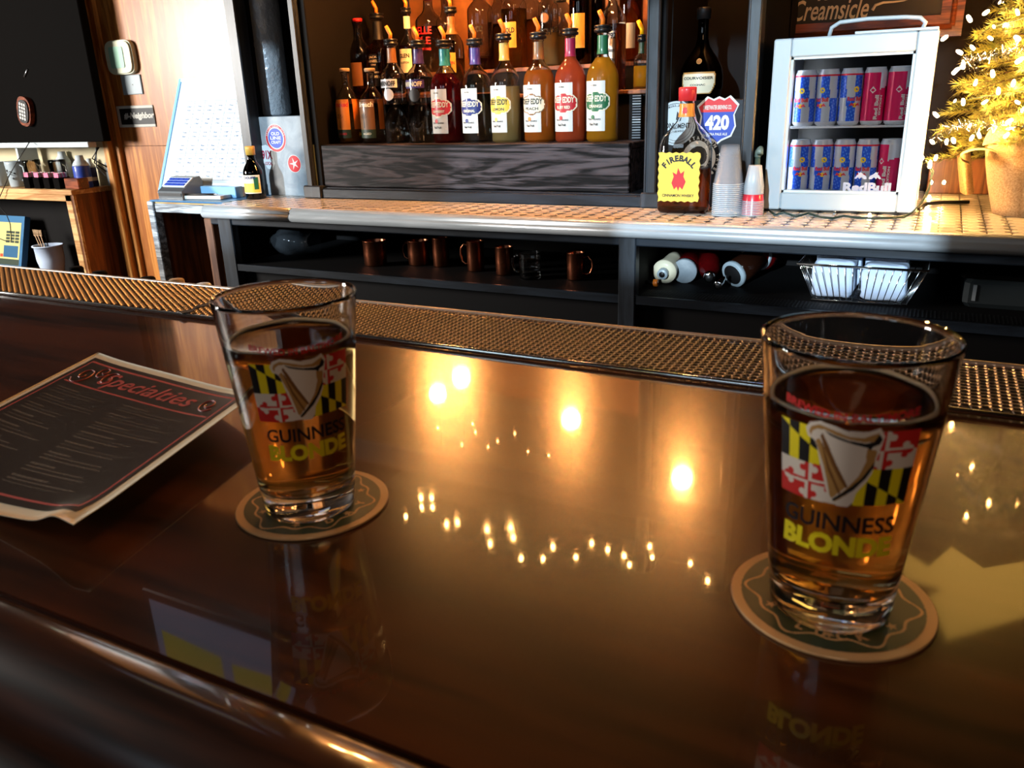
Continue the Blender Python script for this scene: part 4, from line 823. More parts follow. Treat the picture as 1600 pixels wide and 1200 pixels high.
mb = MB(); li = [(fx0 + .031, fx0 + .034), (fx1 - .034, fx1 - .031)]
for a, c_ in li: mb.box(a, c_, fy + .036, fd - .021, fz0 + .031, fz1 - .035)
mb.build('liner_side', M['silver'], fg)
shz = .166
mb = MB(); mb.tube([(ix0 - .008, fy + .040, shz), (ix1 + .008, fy + .040, shz)], .0032, 8)
for i in range(26): x = ix0 - .004 + i * (ix1 - ix0 + .008) / 25; mb.tube([(x, fy + .040, shz + .001), (x, fd - .03, shz + .001)], .0013, 5)
mb.build('wire_shelf', M['silver'], fg)
MB().box(fx0 + .036, fx0 + .043, fy + .040, fy + .050, fz0 + .04, fz1 - .045).build('light_strip', M['led'], fg)
mb = MB(); hp = [(fx0 + .125, fz1 + .002), (fx0 + .130, fz1 + .026), (fx0 + .150, fz1 + .038), (fx0 + .22, fz1 + .042), (fx0 + .31, fz1 + .040), (fx0 + .345, fz1 + .036), (fx0 + .358, fz1 + .024), (fx0 + .352, fz1 + .006)]
mb.tube([(x, fy + .10, z) for x, z in hp], .0055, 10); mb.build('carry_handle', M['white'], fg)
for x in (fx0 + .04, fx1 - .04): MB().lathe([(.012, CZ + .0005), (.014, fz0)], (x, fy + .06), 16).build('foot', M['blk'], fg)
mb = MB(); FP = lambda u, v: (ix1 - .080 + u, fy + .0113, iz0 + .020 + v); FPg = FP
put_text(mb, 'RedBull', FP, 0, -.004, .120, .026, 0, .05)
def bull(sx): return [(sx * a, b2) for a, b2 in ((.003, .016), (.008, .022), (.016, .026), (.024, .034), (.026, .030), (.032, .034), (.030, .026), (.036, .021), (.042, .012), (.037, .010), (.030, .016), (.026, .010), (.020, .016), (.012, .010), (.004, .010))]
for s_ in (1, -1): poly(mb, [(a * .8, b2 * .8 + .010) for a, b2 in bull(s_)], FP, 0)
mb.build('door_lettering', M['fog'], fg, fix=False)
CR_, CH = .0288, .146
def can(kind, x, z, y, rot, label):
    g = emp('drink_can', (x, y, z), label, 'can', 'energy drink cans in the white cooler'); c = (x, y)
    MB().lathe([(CR_ * .78, z), (CR_ * .86, z + .002), (CR_ * .97, z + .007), (CR_, z + .011)], c, 28, cap=True).build('base', M['silver'], g)
    f = lambda q: CR_; ct = cone(c, f, rot, 0)
    hw = math.pi * CR_; zb, zt = z + .011, z + .132
    if kind == 'blue':
        def pt(u, v):
            t = (v - zb) / (zt - zb); s_ = (u / hw * 2) % 2; sk = s_ + (t - .5) * .22
            up = (sk % 1) < .5; o = np.where(t > .5, np.where(up, 0, 1), np.where(up, 1, 0)); o = np.where(((np.floor(u * 900) + np.floor(v * 900)) % 5 == 0) & (o == 0), 2, o)
            return np.where(t > .975, 3, o)
        mats = [M['canblue'], M['cansilver'], M['canblue2'], M['canred']]
    else:
        def pt(u, v):
            t = (v - zb) / (zt - zb); s_ = u / hw; return np.where((t > .72 - .25 * abs(s_ - .4)) & (s_ > .16) & (s_ < .8), 1, 0)
        mats = [M['cancrim'], M['cansilver']]
    mb = MB(); raster(mb, -hw, hw, zb, zt, 56, 28, pt, ct); mb.build('printed_body', mats, g, fix=False)
    MB().lathe([(CR_, zt), (CR_ * .98, zt + .003), (CR_ * .86, zt + .010), (CR_ * .85, zt + .0125), (CR_ * .87, zt + .0135), (CR_ * .85, zt + .0138), (CR_ * .80, zt + .0115), (1e-5, zt + .0112)], c, 28, cap=False).build('lid', M['cansilver'] if kind == 'blue' else M['cansilver'], g)
    ctl = cone(c, f, rot, .0006); mb = MB()
    if kind == 'blue':
        put_text(mb, 'Red Bull', ctl, 0, z + .068, .040, .011, 0, .05)
        disc(mb, (.002, z + .092), .0075, ctl, 1, 16); disc(mb, (.0, z + .052), .006, ctl, 1, 16)
        for s_ in (1, -1): poly(mb, [(s_ * a * .36, z + .046 + b2 * .36) for a, b2 in bull(1)], cone(c, f, rot, .0009), 0)
    else:
        put_text(mb, 'Red Bull', ctl, .008, z + .045, .062, .010, 2, .05, ang=math.pi / 2); put_text(mb, 'EDITION', ctl, .019, z + .05, .05, .006, 2, .05, ang=math.pi / 2)
        poly(mb, [(-.012, z + .088), (-.004, z + .098), (.004, z + .088), (-.004, z + .080)], ctl, 2)
    mb.build('lettering', [M['red'], M['yellow'], M['paper']], g, fix=False); return g
for nm, col in (('canblue', (28, 78, 200)), ('canblue2', (80, 130, 226)), ('canred', (200, 30, 50)), ('cancrim', (190, 22, 78))): M[nm] = mat(nm, srgb(*col), .22, metal=.15)
M['cansilver'] = mat('cansilver', srgb(206, 212, 222), .25, metal=.3)
cp = .0586; ord_ = ['first', 'second', 'third', 'fourth', 'fifth']
for i in range(5):
    x = ix0 + .033 + i * cp
    k = 'blue' if i < 3 else 'crim'; can(k, x, shz + .003, fy + .074, [-.25, -.45, .55, .1, .25][i], ('blue and silver' if k == 'blue' else 'crimson') + ' drink can, %s from the left on the upper shelf' % ord_[i])
    k = 'blue' if i < 4 else 'crim'; can(k, x, fz0 + .0405, fy + .074, [.3, .3, -.1, -.3, -.6][i], ('blue and silver' if k == 'blue' else 'crimson') + ' drink can, %s from the left on the lower shelf' % ord_[i])
# ================================================================ chalkboard behind the cooler
Yc = 2.96
cx0, cz0 = xs(1205, 62, Yc), zs(1215, 62, Yc) - .02; cx1, cz1 = xs(1508, 10, Yc), cz0 + .62; fw = .062
cb = emp('chalkboard', ((cx0 + cx1) / 2, Yc, cz0), 'wood framed chalkboard menu with white handwriting, hung behind the cooler', 'chalkboard')
def fr(poly_): mb = MB(); mb.prism(poly_, (0, Yc, 0), (1, 0, 0), (0, 0, 1), (0, .03, 0)); return mb
o = [(cx0, cz0), (cx1, cz0), (cx1, cz1), (cx0, cz1)]; i_ = [(cx0 + fw, cz0 + fw), (cx1 - fw, cz0 + fw), (cx1 - fw, cz1 - fw), (cx0 + fw, cz1 - fw)]
for k in range(4):
    fr([o[k], o[(k + 1) % 4], i_[(k + 1) % 4], i_[k]]).build('frame_rail', M['framew'], cb)
    mb = MB(); a, d = o[k], o[(k + 1) % 4]; p = [(a[0] * .55 + i_[k][0] * .45, a[1] * .55 + i_[k][1] * .45), (d[0] * .55 + i_[(k + 1) % 4][0] * .45, d[1] * .55 + i_[(k + 1) % 4][1] * .45)]
    mb.tube([(p[0][0], Yc - .001, p[0][1]), (p[1][0], Yc - .001, p[1][1])], .008, 8); mb.build('frame_bead', M['framew'], cb)
MB().box(cx0 + fw - .002, cx1 - fw + .002, Yc + .016, Yc + .024, cz0 + fw - .002, cz1 - fw + .002).build('slate', mat('slate', srgb(52, 42, 34), .6), cb)
mb = MB(); pc = A(1297, 14, Yc); fs = lambda u, v: (u, Yc + .0145, v)
put_text(mb, 'Creamsicle', fs, float(pc[0]), float(pc[2]), 106 * mmpx(pc) * 1.05, 30 * mmpx(pc), 0, .012, shear=.25, ang=-.02)
pc2 = A(1296, -14, Yc); put_text(mb, "It's", fs, float(pc2[0]), float(pc2[2]), .07, .05, 0, .015, shear=.3)
sw = [A(x, y, Yc + .0145) for x, y in ((1363, 16), (1368, 8), (1380, 4), (1396, 3), (1412, 1), (1426, -4))]; mb.tube(sw, .004, 6, rr=[.005, .005, .004, .003, .0025, .002])
mb.build('chalk_lettering', mat('chalk', srgb(226, 196, 168), .9), cb)
# low dark board along the wall behind the tree
MB().bbox(-.03, .9, 2.93, 2.96, CZ + .001, CZ + .11, .003).build('low_wall_board', M['brownpost']); tag(bpy.data.objects['low_wall_board'], 'low brown board standing along the wall behind the tree', 'board')
# ================================================================ christmas tree in a burlap wrap
tx, ty = .255, 2.56
tree = emp('christmas_tree', (tx, ty, CZ), 'small tabletop fir tree with silver tinsel, right edge of the counter', 'christmas tree')
tb = .10; th_ = .98
MB().tube([(tx, ty, CZ + .10), (tx + .004, ty, .5), (tx, ty, tb + th_)], .012, 10, rr=[.016, .011, .004]).build('trunk', M['bark'], tree)
mbr, mbn = MB(), MB(); rr = np.random.RandomState(11)
tips = []
def cone_r(z): return .285 * max(0, 1 - (z - tb) / th_) ** .85 + .01
for k in range(420):
    t = (k + .5) / 420; z = tb + .02 + (th_ - .04) * (t ** 1.35); a = k * 2.39996 + rr.uniform(-.3, .3); L_ = cone_r(z) * rr.uniform(.72, 1.08)
    p0 = np.array([tx, ty, z]); d = np.array([math.cos(a), math.sin(a), rr.uniform(-.12, .16)]); pts = [p0 + d * L_ * q + np.array([0, 0, -.05 * q * q * L_ * 4 * .6]) for q in (0, .35, .7, 1)]
    mbr.tube(pts, .0022, 4, rr=[.003, .0024, .0018, .001]); tips.append(pts[-1])
    nseg = int(70 * L_ / .2) + 20
    for j in range(nseg):
        q = .12 + .88 * (j + rr.rand()) / nseg; i = min(int(q * 3), 2); fr_ = q * 3 - i; p = pts[i] * (1 - fr_) + pts[i + 1] * fr_
        for s_ in range(3):
            ax = rr.normal(size=3); ax -= ax.dot(d) * d * .6; ax /= np.linalg.norm(ax); e = p + (ax * .8 + d * .55) * rr.uniform(.016, .030); sd = np.cross(ax, d); sd = sd / (np.linalg.norm(sd) + 1e-6) * .0015
            mbn.add([p - sd, p + sd, e], [(0, 1, 2)])
tag(mbr.build('branches', M['bark'], tree, fix=False), kind='stuff'); tag(mbn.build('needles', M['needle'], tree, fix=False), kind='stuff')
mb = MB()      # tinsel garland wound round the tree
for k in range(520):
    t = k / 520; z = tb + .03 + .80 * t; a = t * 2 * math.pi * 4.5 + 2.4; R = cone_r(z) * .97; z2 = z - .02 * abs(math.sin(a * 1.7)); c_ = np.array([tx + R * math.cos(a), ty + R * math.sin(a), z2])
    for s_ in range(16):
        d = rr.normal(size=3); d /= np.linalg.norm(d); e = c_ + d * rr.uniform(.012, .024); sd = np.cross(d, rr.normal(size=3)); sd = sd / np.linalg.norm(sd) * .0008; mb.add([c_ - sd, c_ + sd, e + sd * .6, e - sd * .6], [(0, 1, 2, 3)])
tag(mb.build('tinsel', M['tinsel'], tree, fix=False), kind='stuff')
# fairy lights on the tree : one string of things
fl2 = emp('fairy_lights', (tx, ty, tb), 'string of glowing warm fairy lights wound around the tree', 'string lights')
hand = [(1505, 103), (1492, 112), (1551, 116), (1560, 143), (1583, 131), (1590, 160), (1505, 160), (1538, 160), (1520, 75), (1515, 30), (1500, 82), (1576, 190), (1479, 222), (1518, 216), (1530, 212), (1572, 212), (1462, 247), (1490, 220), (1457, 222), (1590, 60), (1592, 95), (1570, 40), (1598, 172), (1453, 258), (1548, 60), (1475, 60), (1540, 20), (1590, 20), (1524, 130), (1463, 180)]
bp_ = []
for (x, y) in hand:
    # front of the cone along this line of sight
    d = ray(x, y); best = None
    for t in np.linspace(1.9, 2.9, 400):
        P = EYE + d * t
        if P[2] > tb - .05 and math.hypot(P[0] - tx, P[1] - ty) < cone_r(max(P[2], tb)) * 1.04: best = P; break
    if best is None: best = EYE + d * (2.5 / d[1])
    bp_.append(best)
for k in range(36): a = k * 1.7 + .5; z = tb + .04 + .86 * (k / 36) ** 1.2; bp_.append(np.array([tx + cone_r(z) * math.cos(a), ty + cone_r(z) * math.sin(a), z]))
mb = MB(); mb.lathe([(1e-5, .0085), (.0020, .0070), (.0030, .003), (.0030, -.002), (.0022, -.005), (1e-5, -.0055)], (0, 0), 10, cap=False)
b0 = mb.build('bulb', M['bulb'], origin=(0, 0, 0)); b0.parent = fl2; base = ROOT['fairy_lights']
for k, P in enumerate(bp_):
    o = b0 if k == 0 else b0.copy()
    if k: sc.collection.objects.link(o); o.parent = fl2
    o.location = Vector([float(v) for v in P]) - base; o.rotation_euler = (rr.uniform(-1, 1), rr.uniform(-1, 1), 0); s_ = rr.uniform(1.0, 1.5) if k < len(hand) else .8; o.scale = (s_, s_, s_)
mb = MB(); mb.tube([(tx + cone_r(tb + .03 + .8 * t) * .93 * math.cos(t * 30), ty + cone_r(tb + .03 + .8 * t) * .93 * math.sin(t * 30), tb + .03 + .8 * t) for t in np.linspace(0, 1, 260)], .0014, 5); mb.build('wire', M['cord'], fl2)
# light string trailing over the counter round the cooler
f3 = emp('fairy_lights', (-.1, 2.35, CZ), 'green light wire trailing on the counter beneath and beside the cooler', 'string lights')
pts = [Z(x, y, CZ + .003) for x, y in ((1196, 334), (1210, 336), (1226, 333), (1244, 339), (1262, 334), (1284, 340), (1300, 342), (1318, 338), (1340, 341), (1364, 342), (1392, 341), (1412, 340))]
pts[0][1] = 2.385
pts += [A(1424, 332, 2.40), A(1440, 318, 2.42), A(1452, 296, 2.45), A(1456, 270, 2.47), A(1448, 252, 2.47)]
for p in pts[:13]: p[1] = min(p[1], 2.385)
mb = MB(); mb.tube(pts, .0021, 6); mb.tube([p + np.array([.004 * math.sin(i * 2.2), -.004 + .003 * math.cos(i * 3), .0035]) for i, p in enumerate(pts)], .0018, 6); mb.build('wire', M['cord'], f3)
for (x, y, Y, em) in ((1358, 344, 2.34, 1), (1304, 332, 2.37, 0), (1448, 326, None, 1), (1441, 247, 2.46, 1), (1452, 308, None, 1), (1475, 285, 2.80, 1), (1455, 285, 2.80, 1), (1452, 342, None, 1)):
    P = Z(x, y, CZ + .006) if Y is None else A(x, y, Y)
    P[2] = max(P[2], CZ + .005)
    MB().ball((float(P[0]), float(P[1]), float(P[2])), .0042, 6, sz=1.4).build('bulb', M['bulb'] if em else M['clearp'], f3)
pts = [A(1438, 310, 2.5), A(1450, 311, 2.62), A(1475, 312, 2.66), A(1515, 311, 2.68)]
for p in pts: p[2] = CZ + .006
o = MB().tube(pts, .005, 8).build('power_cable', M['cordb']); tag(o, 'black power cable crossing the tiles behind the burlap wrap', 'cable')
# burlap wrap ---------------------------------------------------------------
bu = emp('burlap_wrap', (.19, 2.42, CZ), 'tan burlap wrapped around the foot of the tree with a folded top', 'burlap wrap')
mb = MB(); n = 72; prof = [(.098, 0), (.104, .02), (.122, .08), (.134, .13), (.142, .175), (.138, .20)]
bx_, by_ = .235, 2.50
def burl(r, z, a): fold = 1 + .05 * math.sin(5 * a + 1.2) * (z / .2) - .10 * math.exp(-((((a + 1.95) % (2 * math.pi)) - math.pi + math.pi - 0) % (2 * math.pi)) ** 2 / .01) * 0; return (bx_ + r * fold * math.cos(a), by_ + r * fold * math.sin(a), CZ + .001 + z * (1 + .10 * math.sin(3 * a + .6)))
vs = [burl(r, z, 2 * math.pi * i / n) for r, z in prof for i in range(n)]; k = len(prof)
# two deep tucks facing the bar
for ti in (-1.9, -1.25):
    for q in range(len(vs)):
        i = q % n; a = 2 * math.pi * i / n; a = a - 2 * math.pi if a > math.pi else a; lv = q // n
        w__ = math.exp(-((a - ti + .12 * (lv / 5)) / .055) ** 2) * (lv >= 1); x, y, z = vs[q]; vs[q] = (x + (bx_ - x) * .16 * w__, y + (by_ - y) * .16 * w__, z)
mb.add(vs, [(j * n + i, j * n + (i + 1) % n, (j + 1) * n + (i + 1) % n, (j + 1) * n + i) for j in range(k - 1) for i in range(n)] + [tuple(range(n - 1, -1, -1))], 0, True); mb.build('wrap', M['burlap'], bu)
def sheet(mb, rows, th=.002):
    ny, nx = len(rows), len(rows[0]); V = [tuple(float(c) for c in p) for r_ in rows for p in r_]; N = len(V)
    F = [(j * nx + i, j * nx + i + 1, (j + 1) * nx + i + 1, (j + 1) * nx + i) for j in range(ny - 1) for i in range(nx - 1)]
    mb.add(V, F, 0, True)
mb = MB(); rows = []
for j in range(9):
    t = j / 8; row = []
    for i in range(28):
        a = -2.7 + 2.3 * i / 27; r = .145 + .012 * math.sin(a * 4) - .09 * t ** 1.5; row.append((bx_ - .005 + r * math.cos(a), by_ + r * math.sin(a), CZ + .185 + .055 * math.sin(min(t * 2.2, 1.57) * 1.3) + .012 * math.sin(a * 3 + 1)))
    rows.append(row)
sheet(mb, rows); mb.build('folded_top', M['burlap'], bu, fix=False)
mb = MB(); rows = []
for j in range(10):
    t = j / 9; row = []
    for i in range(8): s_ = i / 7; P = A(1494 + 22 * s_ + 6 * t, 236 + 64 * t + 5 * math.sin(s_ * 3), 2.53 - .03 * math.sin(math.pi * s_)); row.append(P)
    rows.append(row)
sheet(mb, rows); mb.build('side_flap', M['burlap'], bu, fix=False)
mb = MB(); rows = []
for j in range(24):
    a = j / 23 * 4.2; r = .022 + .012 * (j / 23); P = A(1556, 245, 2.37); rows.append([(P[0] - .03 + r * math.cos(a) * 1.5, P[1] + q, P[2] + .002 + r * math.sin(a) * .6) for q in (-.025, 0, .03, .06)])
sheet(mb, rows); mb.build('curl', M['burlap'], bu, fix=False)
# ================================================================ garland lights along the canopy (seen reflected in the bar)
gl = [(-1.63, 1.18), (-1.58, 1.17), (-1.63, 1.22), (-1.58, 1.21), (-1.71, 1.28), (-1.52, 1.27), (-1.47, 1.25), (-1.34, 1.25), (-1.33, 1.31), (-1.24, 1.22), (-1.23, 1.26), (-1.20, 1.34), (-1.11, 1.32), (-1.07, 1.26), (-.98, 1.28), (-.92, 1.21), (-.86, 1.22), (-.80, 1.23), (-.78, 1.26), (-.71, 1.17), (-.70, 1.21), (-.57, 1.20), (-.51, 1.25)]
gl2 = [(-1.53, .87), (-1.38, .83), (-1.37, .86), (-1.28, .88), (-1.32, .91), (-1.21, .84), (-1.16, .90), (-1.08, .90), (-1.43, .92)]
for nm, L_, mt_, sr, lab in (('string_lights', gl, 'bulb', .0050, 'string of fairy lights swagged along the top of the back bar canopy'), ('string_lights', gl2, 'bulbc', .0032, 'string of fairy lights looped below the back bar canopy')):
    g = emp(nm, (L_[0][0], 2.3, L_[0][1]), lab, 'string lights')
    for x, z in L_: MB().ball((x, 2.3, z), sr, 6).build('bulb', M[mt_], g)
    q = sorted(L_); MB().tube([(x, 2.306, z + .008) for x, z in q], .0015, 5).build('wire', M['cord'], g)
# televisions above the back bar (their pictures reflect in the varnish)
def tv(x0, x1, z0, z1, Y, lab, prints):
    g = emp('television', ((x0 + x1) / 2, Y, z0), lab, 'television'); MB().bbox(x0 - .02, x1 + .02, Y, Y + .05, z0 - .02, z1 + .02, .006).build('casing', M['blk'], g)
    for nm, m_, pl in prints: mb = MB(); poly(mb, [(a, b2) for a, b2 in pl], lambda u, v: (u, Y - .001, v)); mb.build(nm, M[m_], g, fix=False)
tv(-.05, .75, .98, 1.40, 2.42, 'wall television showing a yellow graphic above the right end of the back bar', [('picture', 'tvy', [(.04, 1.06), (.12, 1.10), (.17, 1.02), (.26, 1.07), (.40, 1.0), (.72, 1.0), (.72, 1.12), (.48, 1.13), (.20, 1.34), (.13, 1.2), (.17, 1.17), (.06, 1.16)])])
tv(-1.94, -1.43, 1.09, 1.36, 1.30, 'television hanging over the bar with a blue and yellow picture', [('picture', 'tvb', [(-1.93, 1.10), (-1.44, 1.10), (-1.44, 1.35), (-1.93, 1.35)]), ('yellow_graphic', 'tvd', [(-1.90, 1.20), (-1.66, 1.22), (-1.66, 1.30), (-1.90, 1.31)]), ('yellow_graphic', 'tvd', [(-1.62, 1.23), (-1.47, 1.22), (-1.47, 1.29), (-1.62, 1.30)])])
for o in bpy.data.objects:
    if o.name.startswith('yellow_graphic'):
        for v in o.data.vertices: v.co.y -= .001
MB().box(-1.70, -1.67, 1.33, 1.36, 1.37, 1.72).build('mount', M['blk'], bpy.data.objects['television.001'])
# ================================================================ cups on the counter
P = Z(1131, 338, CZ); s_ = mmpx(P); r1 = 46 * s_ / 2
mb = MB(); hC = .105; rt, rb = r1, r1 * .60
mb.lathe([(rt, 0), (rt + .0012, .0008), (rt + .0012, .0026), (rt, .0034), (rb, hC), (rb - .002, hC + .0006), (1e-5, hC + .0006)], (0, 0), 28, cap=False)
mb.m = [1 if k < 28 * 3 else 0 for k in range(len(mb.m))]; c0 = mb.build('plastic_cup', [M['cupc'], M['cupr']], origin=(0, 0, 0)); cyl = P[1] + r1 * .8
NCL = 17
ORD = ['first', 'second', 'third', 'fourth', 'fifth', 'sixth', 'seventh', 'eighth', 'ninth', 'tenth', 'eleventh', 'twelfth', 'thirteenth', 'fourteenth', 'fifteenth', 'sixteenth', 'seventeenth']
for k in range(NCL):
    o = c0 if k == 0 else c0.copy()
    if k: sc.collection.objects.link(o)
    o.location = (float(P[0]), float(cyl), CZ + .0005 + k * .0052); tag(o, 'clear plastic cup, %s from the bottom of the tall upside-down stack' % ORD[k], 'cup', 'stack of clear plastic cups')
P = Z(1172, 338, CZ); r2 = 33 * mmpx(P) / 2; cyl = P[1] + r2 * .9
mb = MB(); mb.lathe([(r2, 0), (r2 + .0010, .0007), (r2 + .0010, .0022), (r2, .0030)], (0, 0), 26, 0, cap=False); mb.lathe([(r2 - .0002, .003), (r2 * .66, .062), (r2 * .62, .0625), (1e-5, .0625)], (0, 0), 26, 1, cap=False)
c1 = mb.build('shot_cup', [M['white'], M['redcup']] if 'redcup' in M else [M['white'], flat('redcup', 206, 40, 56, .3)], origin=(0, 0, 0))
for k in range(9):
    o = c1 if k == 0 else c1.copy()
    if k: sc.collection.objects.link(o)
    o.location = (float(P[0]), float(cyl), CZ + .0005 + k * .0046); tag(o, 'small red cup with white rim, %s from the bottom of the short stack' % ORD[k], 'cup', 'stack of small red cups')
for k in range(4):
    mb = MB(); mb.lathe([(r2 * .92, 0), (r2 * .94, .001), (r2 * .60, .058), (r2 * .56, .0585), (1e-5, .0585)], (float(P[0]), float(cyl)), 24, cap=False)
    mb.v = [(x, y, z + CZ + .058 + k * .006) for x, y, z in mb.v]; o = mb.build('shot_cup', M['clearw']); tag(o, 'small frosted clear cup, %s one above the red cups' % ORD[k], 'cup', 'clear cups topping the red stack')
# spray nozzle behind the red cups
Q = A(1181, 270, 2.38); g = emp('soda_nozzle', (Q[0] - .004, 2.40, CZ), 'dark green upright nozzle standing behind the small red cups', 'nozzle')
MB().lathe([(.012, CZ + .0005), (.012, CZ + .10), (.008, CZ + .12), (.007, CZ + .155)], (float(Q[0]), 2.395), 14).build('stem', mat('dark_green_plastic', srgb(60, 76, 66), .3), g)
MB().tube([(float(Q[0]) - .001, 2.395, CZ + .150), (float(Q[0]), 2.395, CZ + .165), (float(Q[0]) + .006, 2.390, CZ + .172), (float(Q[0]) + .008, 2.38, CZ + .160)], .009, 10).build('head', mat('grey_green_plastic', srgb(96, 112, 104), .3), g)
# ================================================================ shelf under the counter: mugs
def mug(x, ybot, w_, yt, side, label, m_='copper', hand=True, z=SZ):
    P = Z(x, ybot, z); r = w_ * mmpx(P) / 2; P[1] += r * .9; h = hgt(P, x, yt); zz = P[2] + .001; c = (float(P[0]), float(P[1])); t = .002
    g = emp('copper_mug' if m_ == 'copper' else 'glass_mug', (c[0], c[1], zz), label, 'mug', 'mugs on the shelf below the counter')
    MB().lathe([(1e-5, zz + .001), (r * .93, zz), (r * .97, zz + .003), (r, zz + h * .5), (r * .99, zz + h - .003), (r * 1.03, zz + h - .001), (r * 1.0, zz + h), (r * .97, zz + h - .003), (r - t, zz + h * .5), (r * .93 - t, zz + .004), (1e-5, zz + .004)], c, 30, cap=False).build('cup_body', M[m_], g)
    if hand:
        d = side; pts = [(c[0] + d * r * .97, c[1], zz + h * .82), (c[0] + d * (r + .014), c[1], zz + h * .86), (c[0] + d * (r + .026), c[1], zz + h * .72), (c[0] + d * (r + .028), c[1], zz + h * .5), (c[0] + d * (r + .022), c[1], zz + h * .28), (c[0] + d * (r + .010), c[1], zz + h * .2), (c[0] + d * r * .97, c[1], zz + h * .22)]
        MB().tube(pts, .0035, 8).build('handle', M[m_] if m_ != 'copper' else M['copper'], g)
    return g
M['glassm'] = M['glass']
for a in [(578, 417, 36, 375, -1, 'copper mug, farthest left on the under-counter shelf', 'copper', 0), (647, 416, 34, 375, -1, 'copper mug with a thin handle at its left, second from the left', 'copper', 1), (684, 418, 26, 371, -1, 'narrow copper mug without visible handle, third from the left', 'copper', 0),
          (738, 425, 27, 376, -1, 'copper mug with a bright rim in the middle of the shelf', 'copper', 1), (783, 431, 28, 385, 1, 'copper mug left of the clear glass mug', 'copper', 0), (822, 438, 34, 394, -1, 'clear glass mug among the copper mugs', 'glassm', 1), (895, 439, 28, 394, 1, 'copper mug with a thin handle at its right, rightmost on the shelf', 'copper', 1)]: mug(*a[:6], m_=a[6], hand=bool(a[7]))
# crumpled plastic bag
P = Z(432, 404, SZ); g = emp('plastic_bag', (P[0], 2.30, SZ), 'crumpled clear plastic bag at the left end of the under-counter shelf', 'bag'); mb = MB(); n1, n2 = 22, 26
rr = np.random.RandomState(5); V = []
for j in range(n1 + 1):
    t = j / n1; rad = .012 + .05 * math.sin(min(1, t * 1.4) * math.pi * .62) * (1 - .25 * t)
    for i in range(n2): a = 2 * math.pi * i / n2; q = rad * (1 + .28 * math.sin(a * 3 + t * 5) * rr.uniform(.3, 1)); V.append((float(P[0]) - .075 + .22 * t, 2.32 + q * math.cos(a) * .8, SZ + .052 + .01 * t + q * math.sin(a) * .95))
mb.add(V, [(j * n2 + i, j * n2 + (i + 1) % n2, (j + 1) * n2 + (i + 1) % n2, (j + 1) * n2 + i) for j in range(n1) for i in range(n2)], 0, True); mb.build('bag_film', mat('thin_film', (.35, .38, .42), .10, alpha=.05, spec=1.0), g); MB().tube([V[0], V[8], V[16]], .004, 6, closed=True).build('bag_mouth', M['clearw'], g)
# lying pour bottles on the right part of the shelf
def lying(p0, p1, prof, m_, label, name='mixer_bottle', bands=(), cat='bottle'):
    P0, P1 = np.array(p0, float), np.array(p1, float); R0 = max([r for r, z in prof] + [q[2] for q in bands]); up_ = max(0, SZ + .001 + R0 * .95 - min(P0[2], P1[2])) * .8; P0[2] += up_; P1[2] += up_; L_ = np.linalg.norm(P1 - P0); ax = (tuple(P0), tuple(P1 - P0)); g = emp(name, P0, label, cat, 'things lying on the under-counter shelf')
    MB().lathe([(r, z * L_) for r, z in prof], n=26, ax=ax).build('bottle_body', M[m_], g)
    for (za, zb, r, bm, nm) in bands: MB().lathe([(r * .96, za * L_), (r, za * L_ + .001), (r, zb * L_ - .001), (r * .96, zb * L_)], n=24, ax=ax).build(nm, M[bm], g)
    return g
def SP(x, y, Y): return A(x, y, Y)
lying(SP(1058, 400, 2.42), SP(1037, 426, 2.29), [(.004, 0), (.022, .03), (.026, .35), (.028, .6), (.036, .90), (.036, .96), (.018, .99)], 'cream', 'cream coloured bottle lying with its ring-shaped mouth towards the bar', bands=[(.97, 1.12, .016, 'white', 'ring_neck'), (1.121, 1.135, .009, 'ink', 'opening')])
lying(SP(1082, 405, 2.46), SP(1069, 425, 2.33), [(.02, 0), (.034, .1), (.036, .7), (.034, .9)], 'redl', 'dark red bottle with a wide grey band lying beside the cream bottle', bands=[(.86, 1.0, .037, 'slab', 'wide_cap')])
lying(SP(1108, 398, 2.50), SP(1108, 436, 2.28), [(.01, 0), (.030, .05), (.034, .5), (.026, .75), (.013, .86), (.013, .92)], 'redl', 'red bottle with a chrome pourer lying in the middle of the group', bands=[(.90, 1.0, .016, 'chrome', 'pourer'), (1.0, 1.02, .010, 'ink', 'opening')])
lying(SP(1185, 405, 2.42), SP(1146, 432, 2.33), [(.012, 0), (.034, .08), (.038, .55), (.038, .92)], 'darkl', 'dark jar with a broad white lid lying at the right of the group', bands=[(.92, 1.04, .040, 'white', 'screw_lid'), (1.0401, 1.05, .030, 'ink', 'opening')], name='mixer_jar', cat='jar')
lying(SP(1134, 432, 2.27), SP(1122, 446, 2.22), [(.004, 0), (.005, .2), (.008, .5), (.010, .8), (.012, 1)], 'chrome', 'chrome pour spout lying in front of the white lid', name='pour_spout', cat='pourer', bands=[(.98, 1.05, .013, 'chrome', 'mouth_ring'), (1.05, 1.07, .007, 'ink', 'opening')])
lying(SP(1028, 444, 2.26), SP(1006, 443, 2.26), [(.004, 0), (.009, .2), (.009, .5), (.006, .6), (.006, 1)], 'chrome', 'small chrome pour spout lying below the cream bottle', name='pour_spout', cat='pourer', bands=[(0.02, .3, .011, 'orangep', 'stopper')])
lying(SP(1204, 402, 2.50), SP(1162, 398, 2.42), [(.03, 0), (.04, .2), (.04, .7), (.02, .85), (.012, .95), (.012, 1)], 'redl', 'red bottle with a white label lying at the back above the white lid', bands=[(.3, .42, .041, 'white', 'label'), (.95, 1.1, .015, 'chrome', 'pourer')])
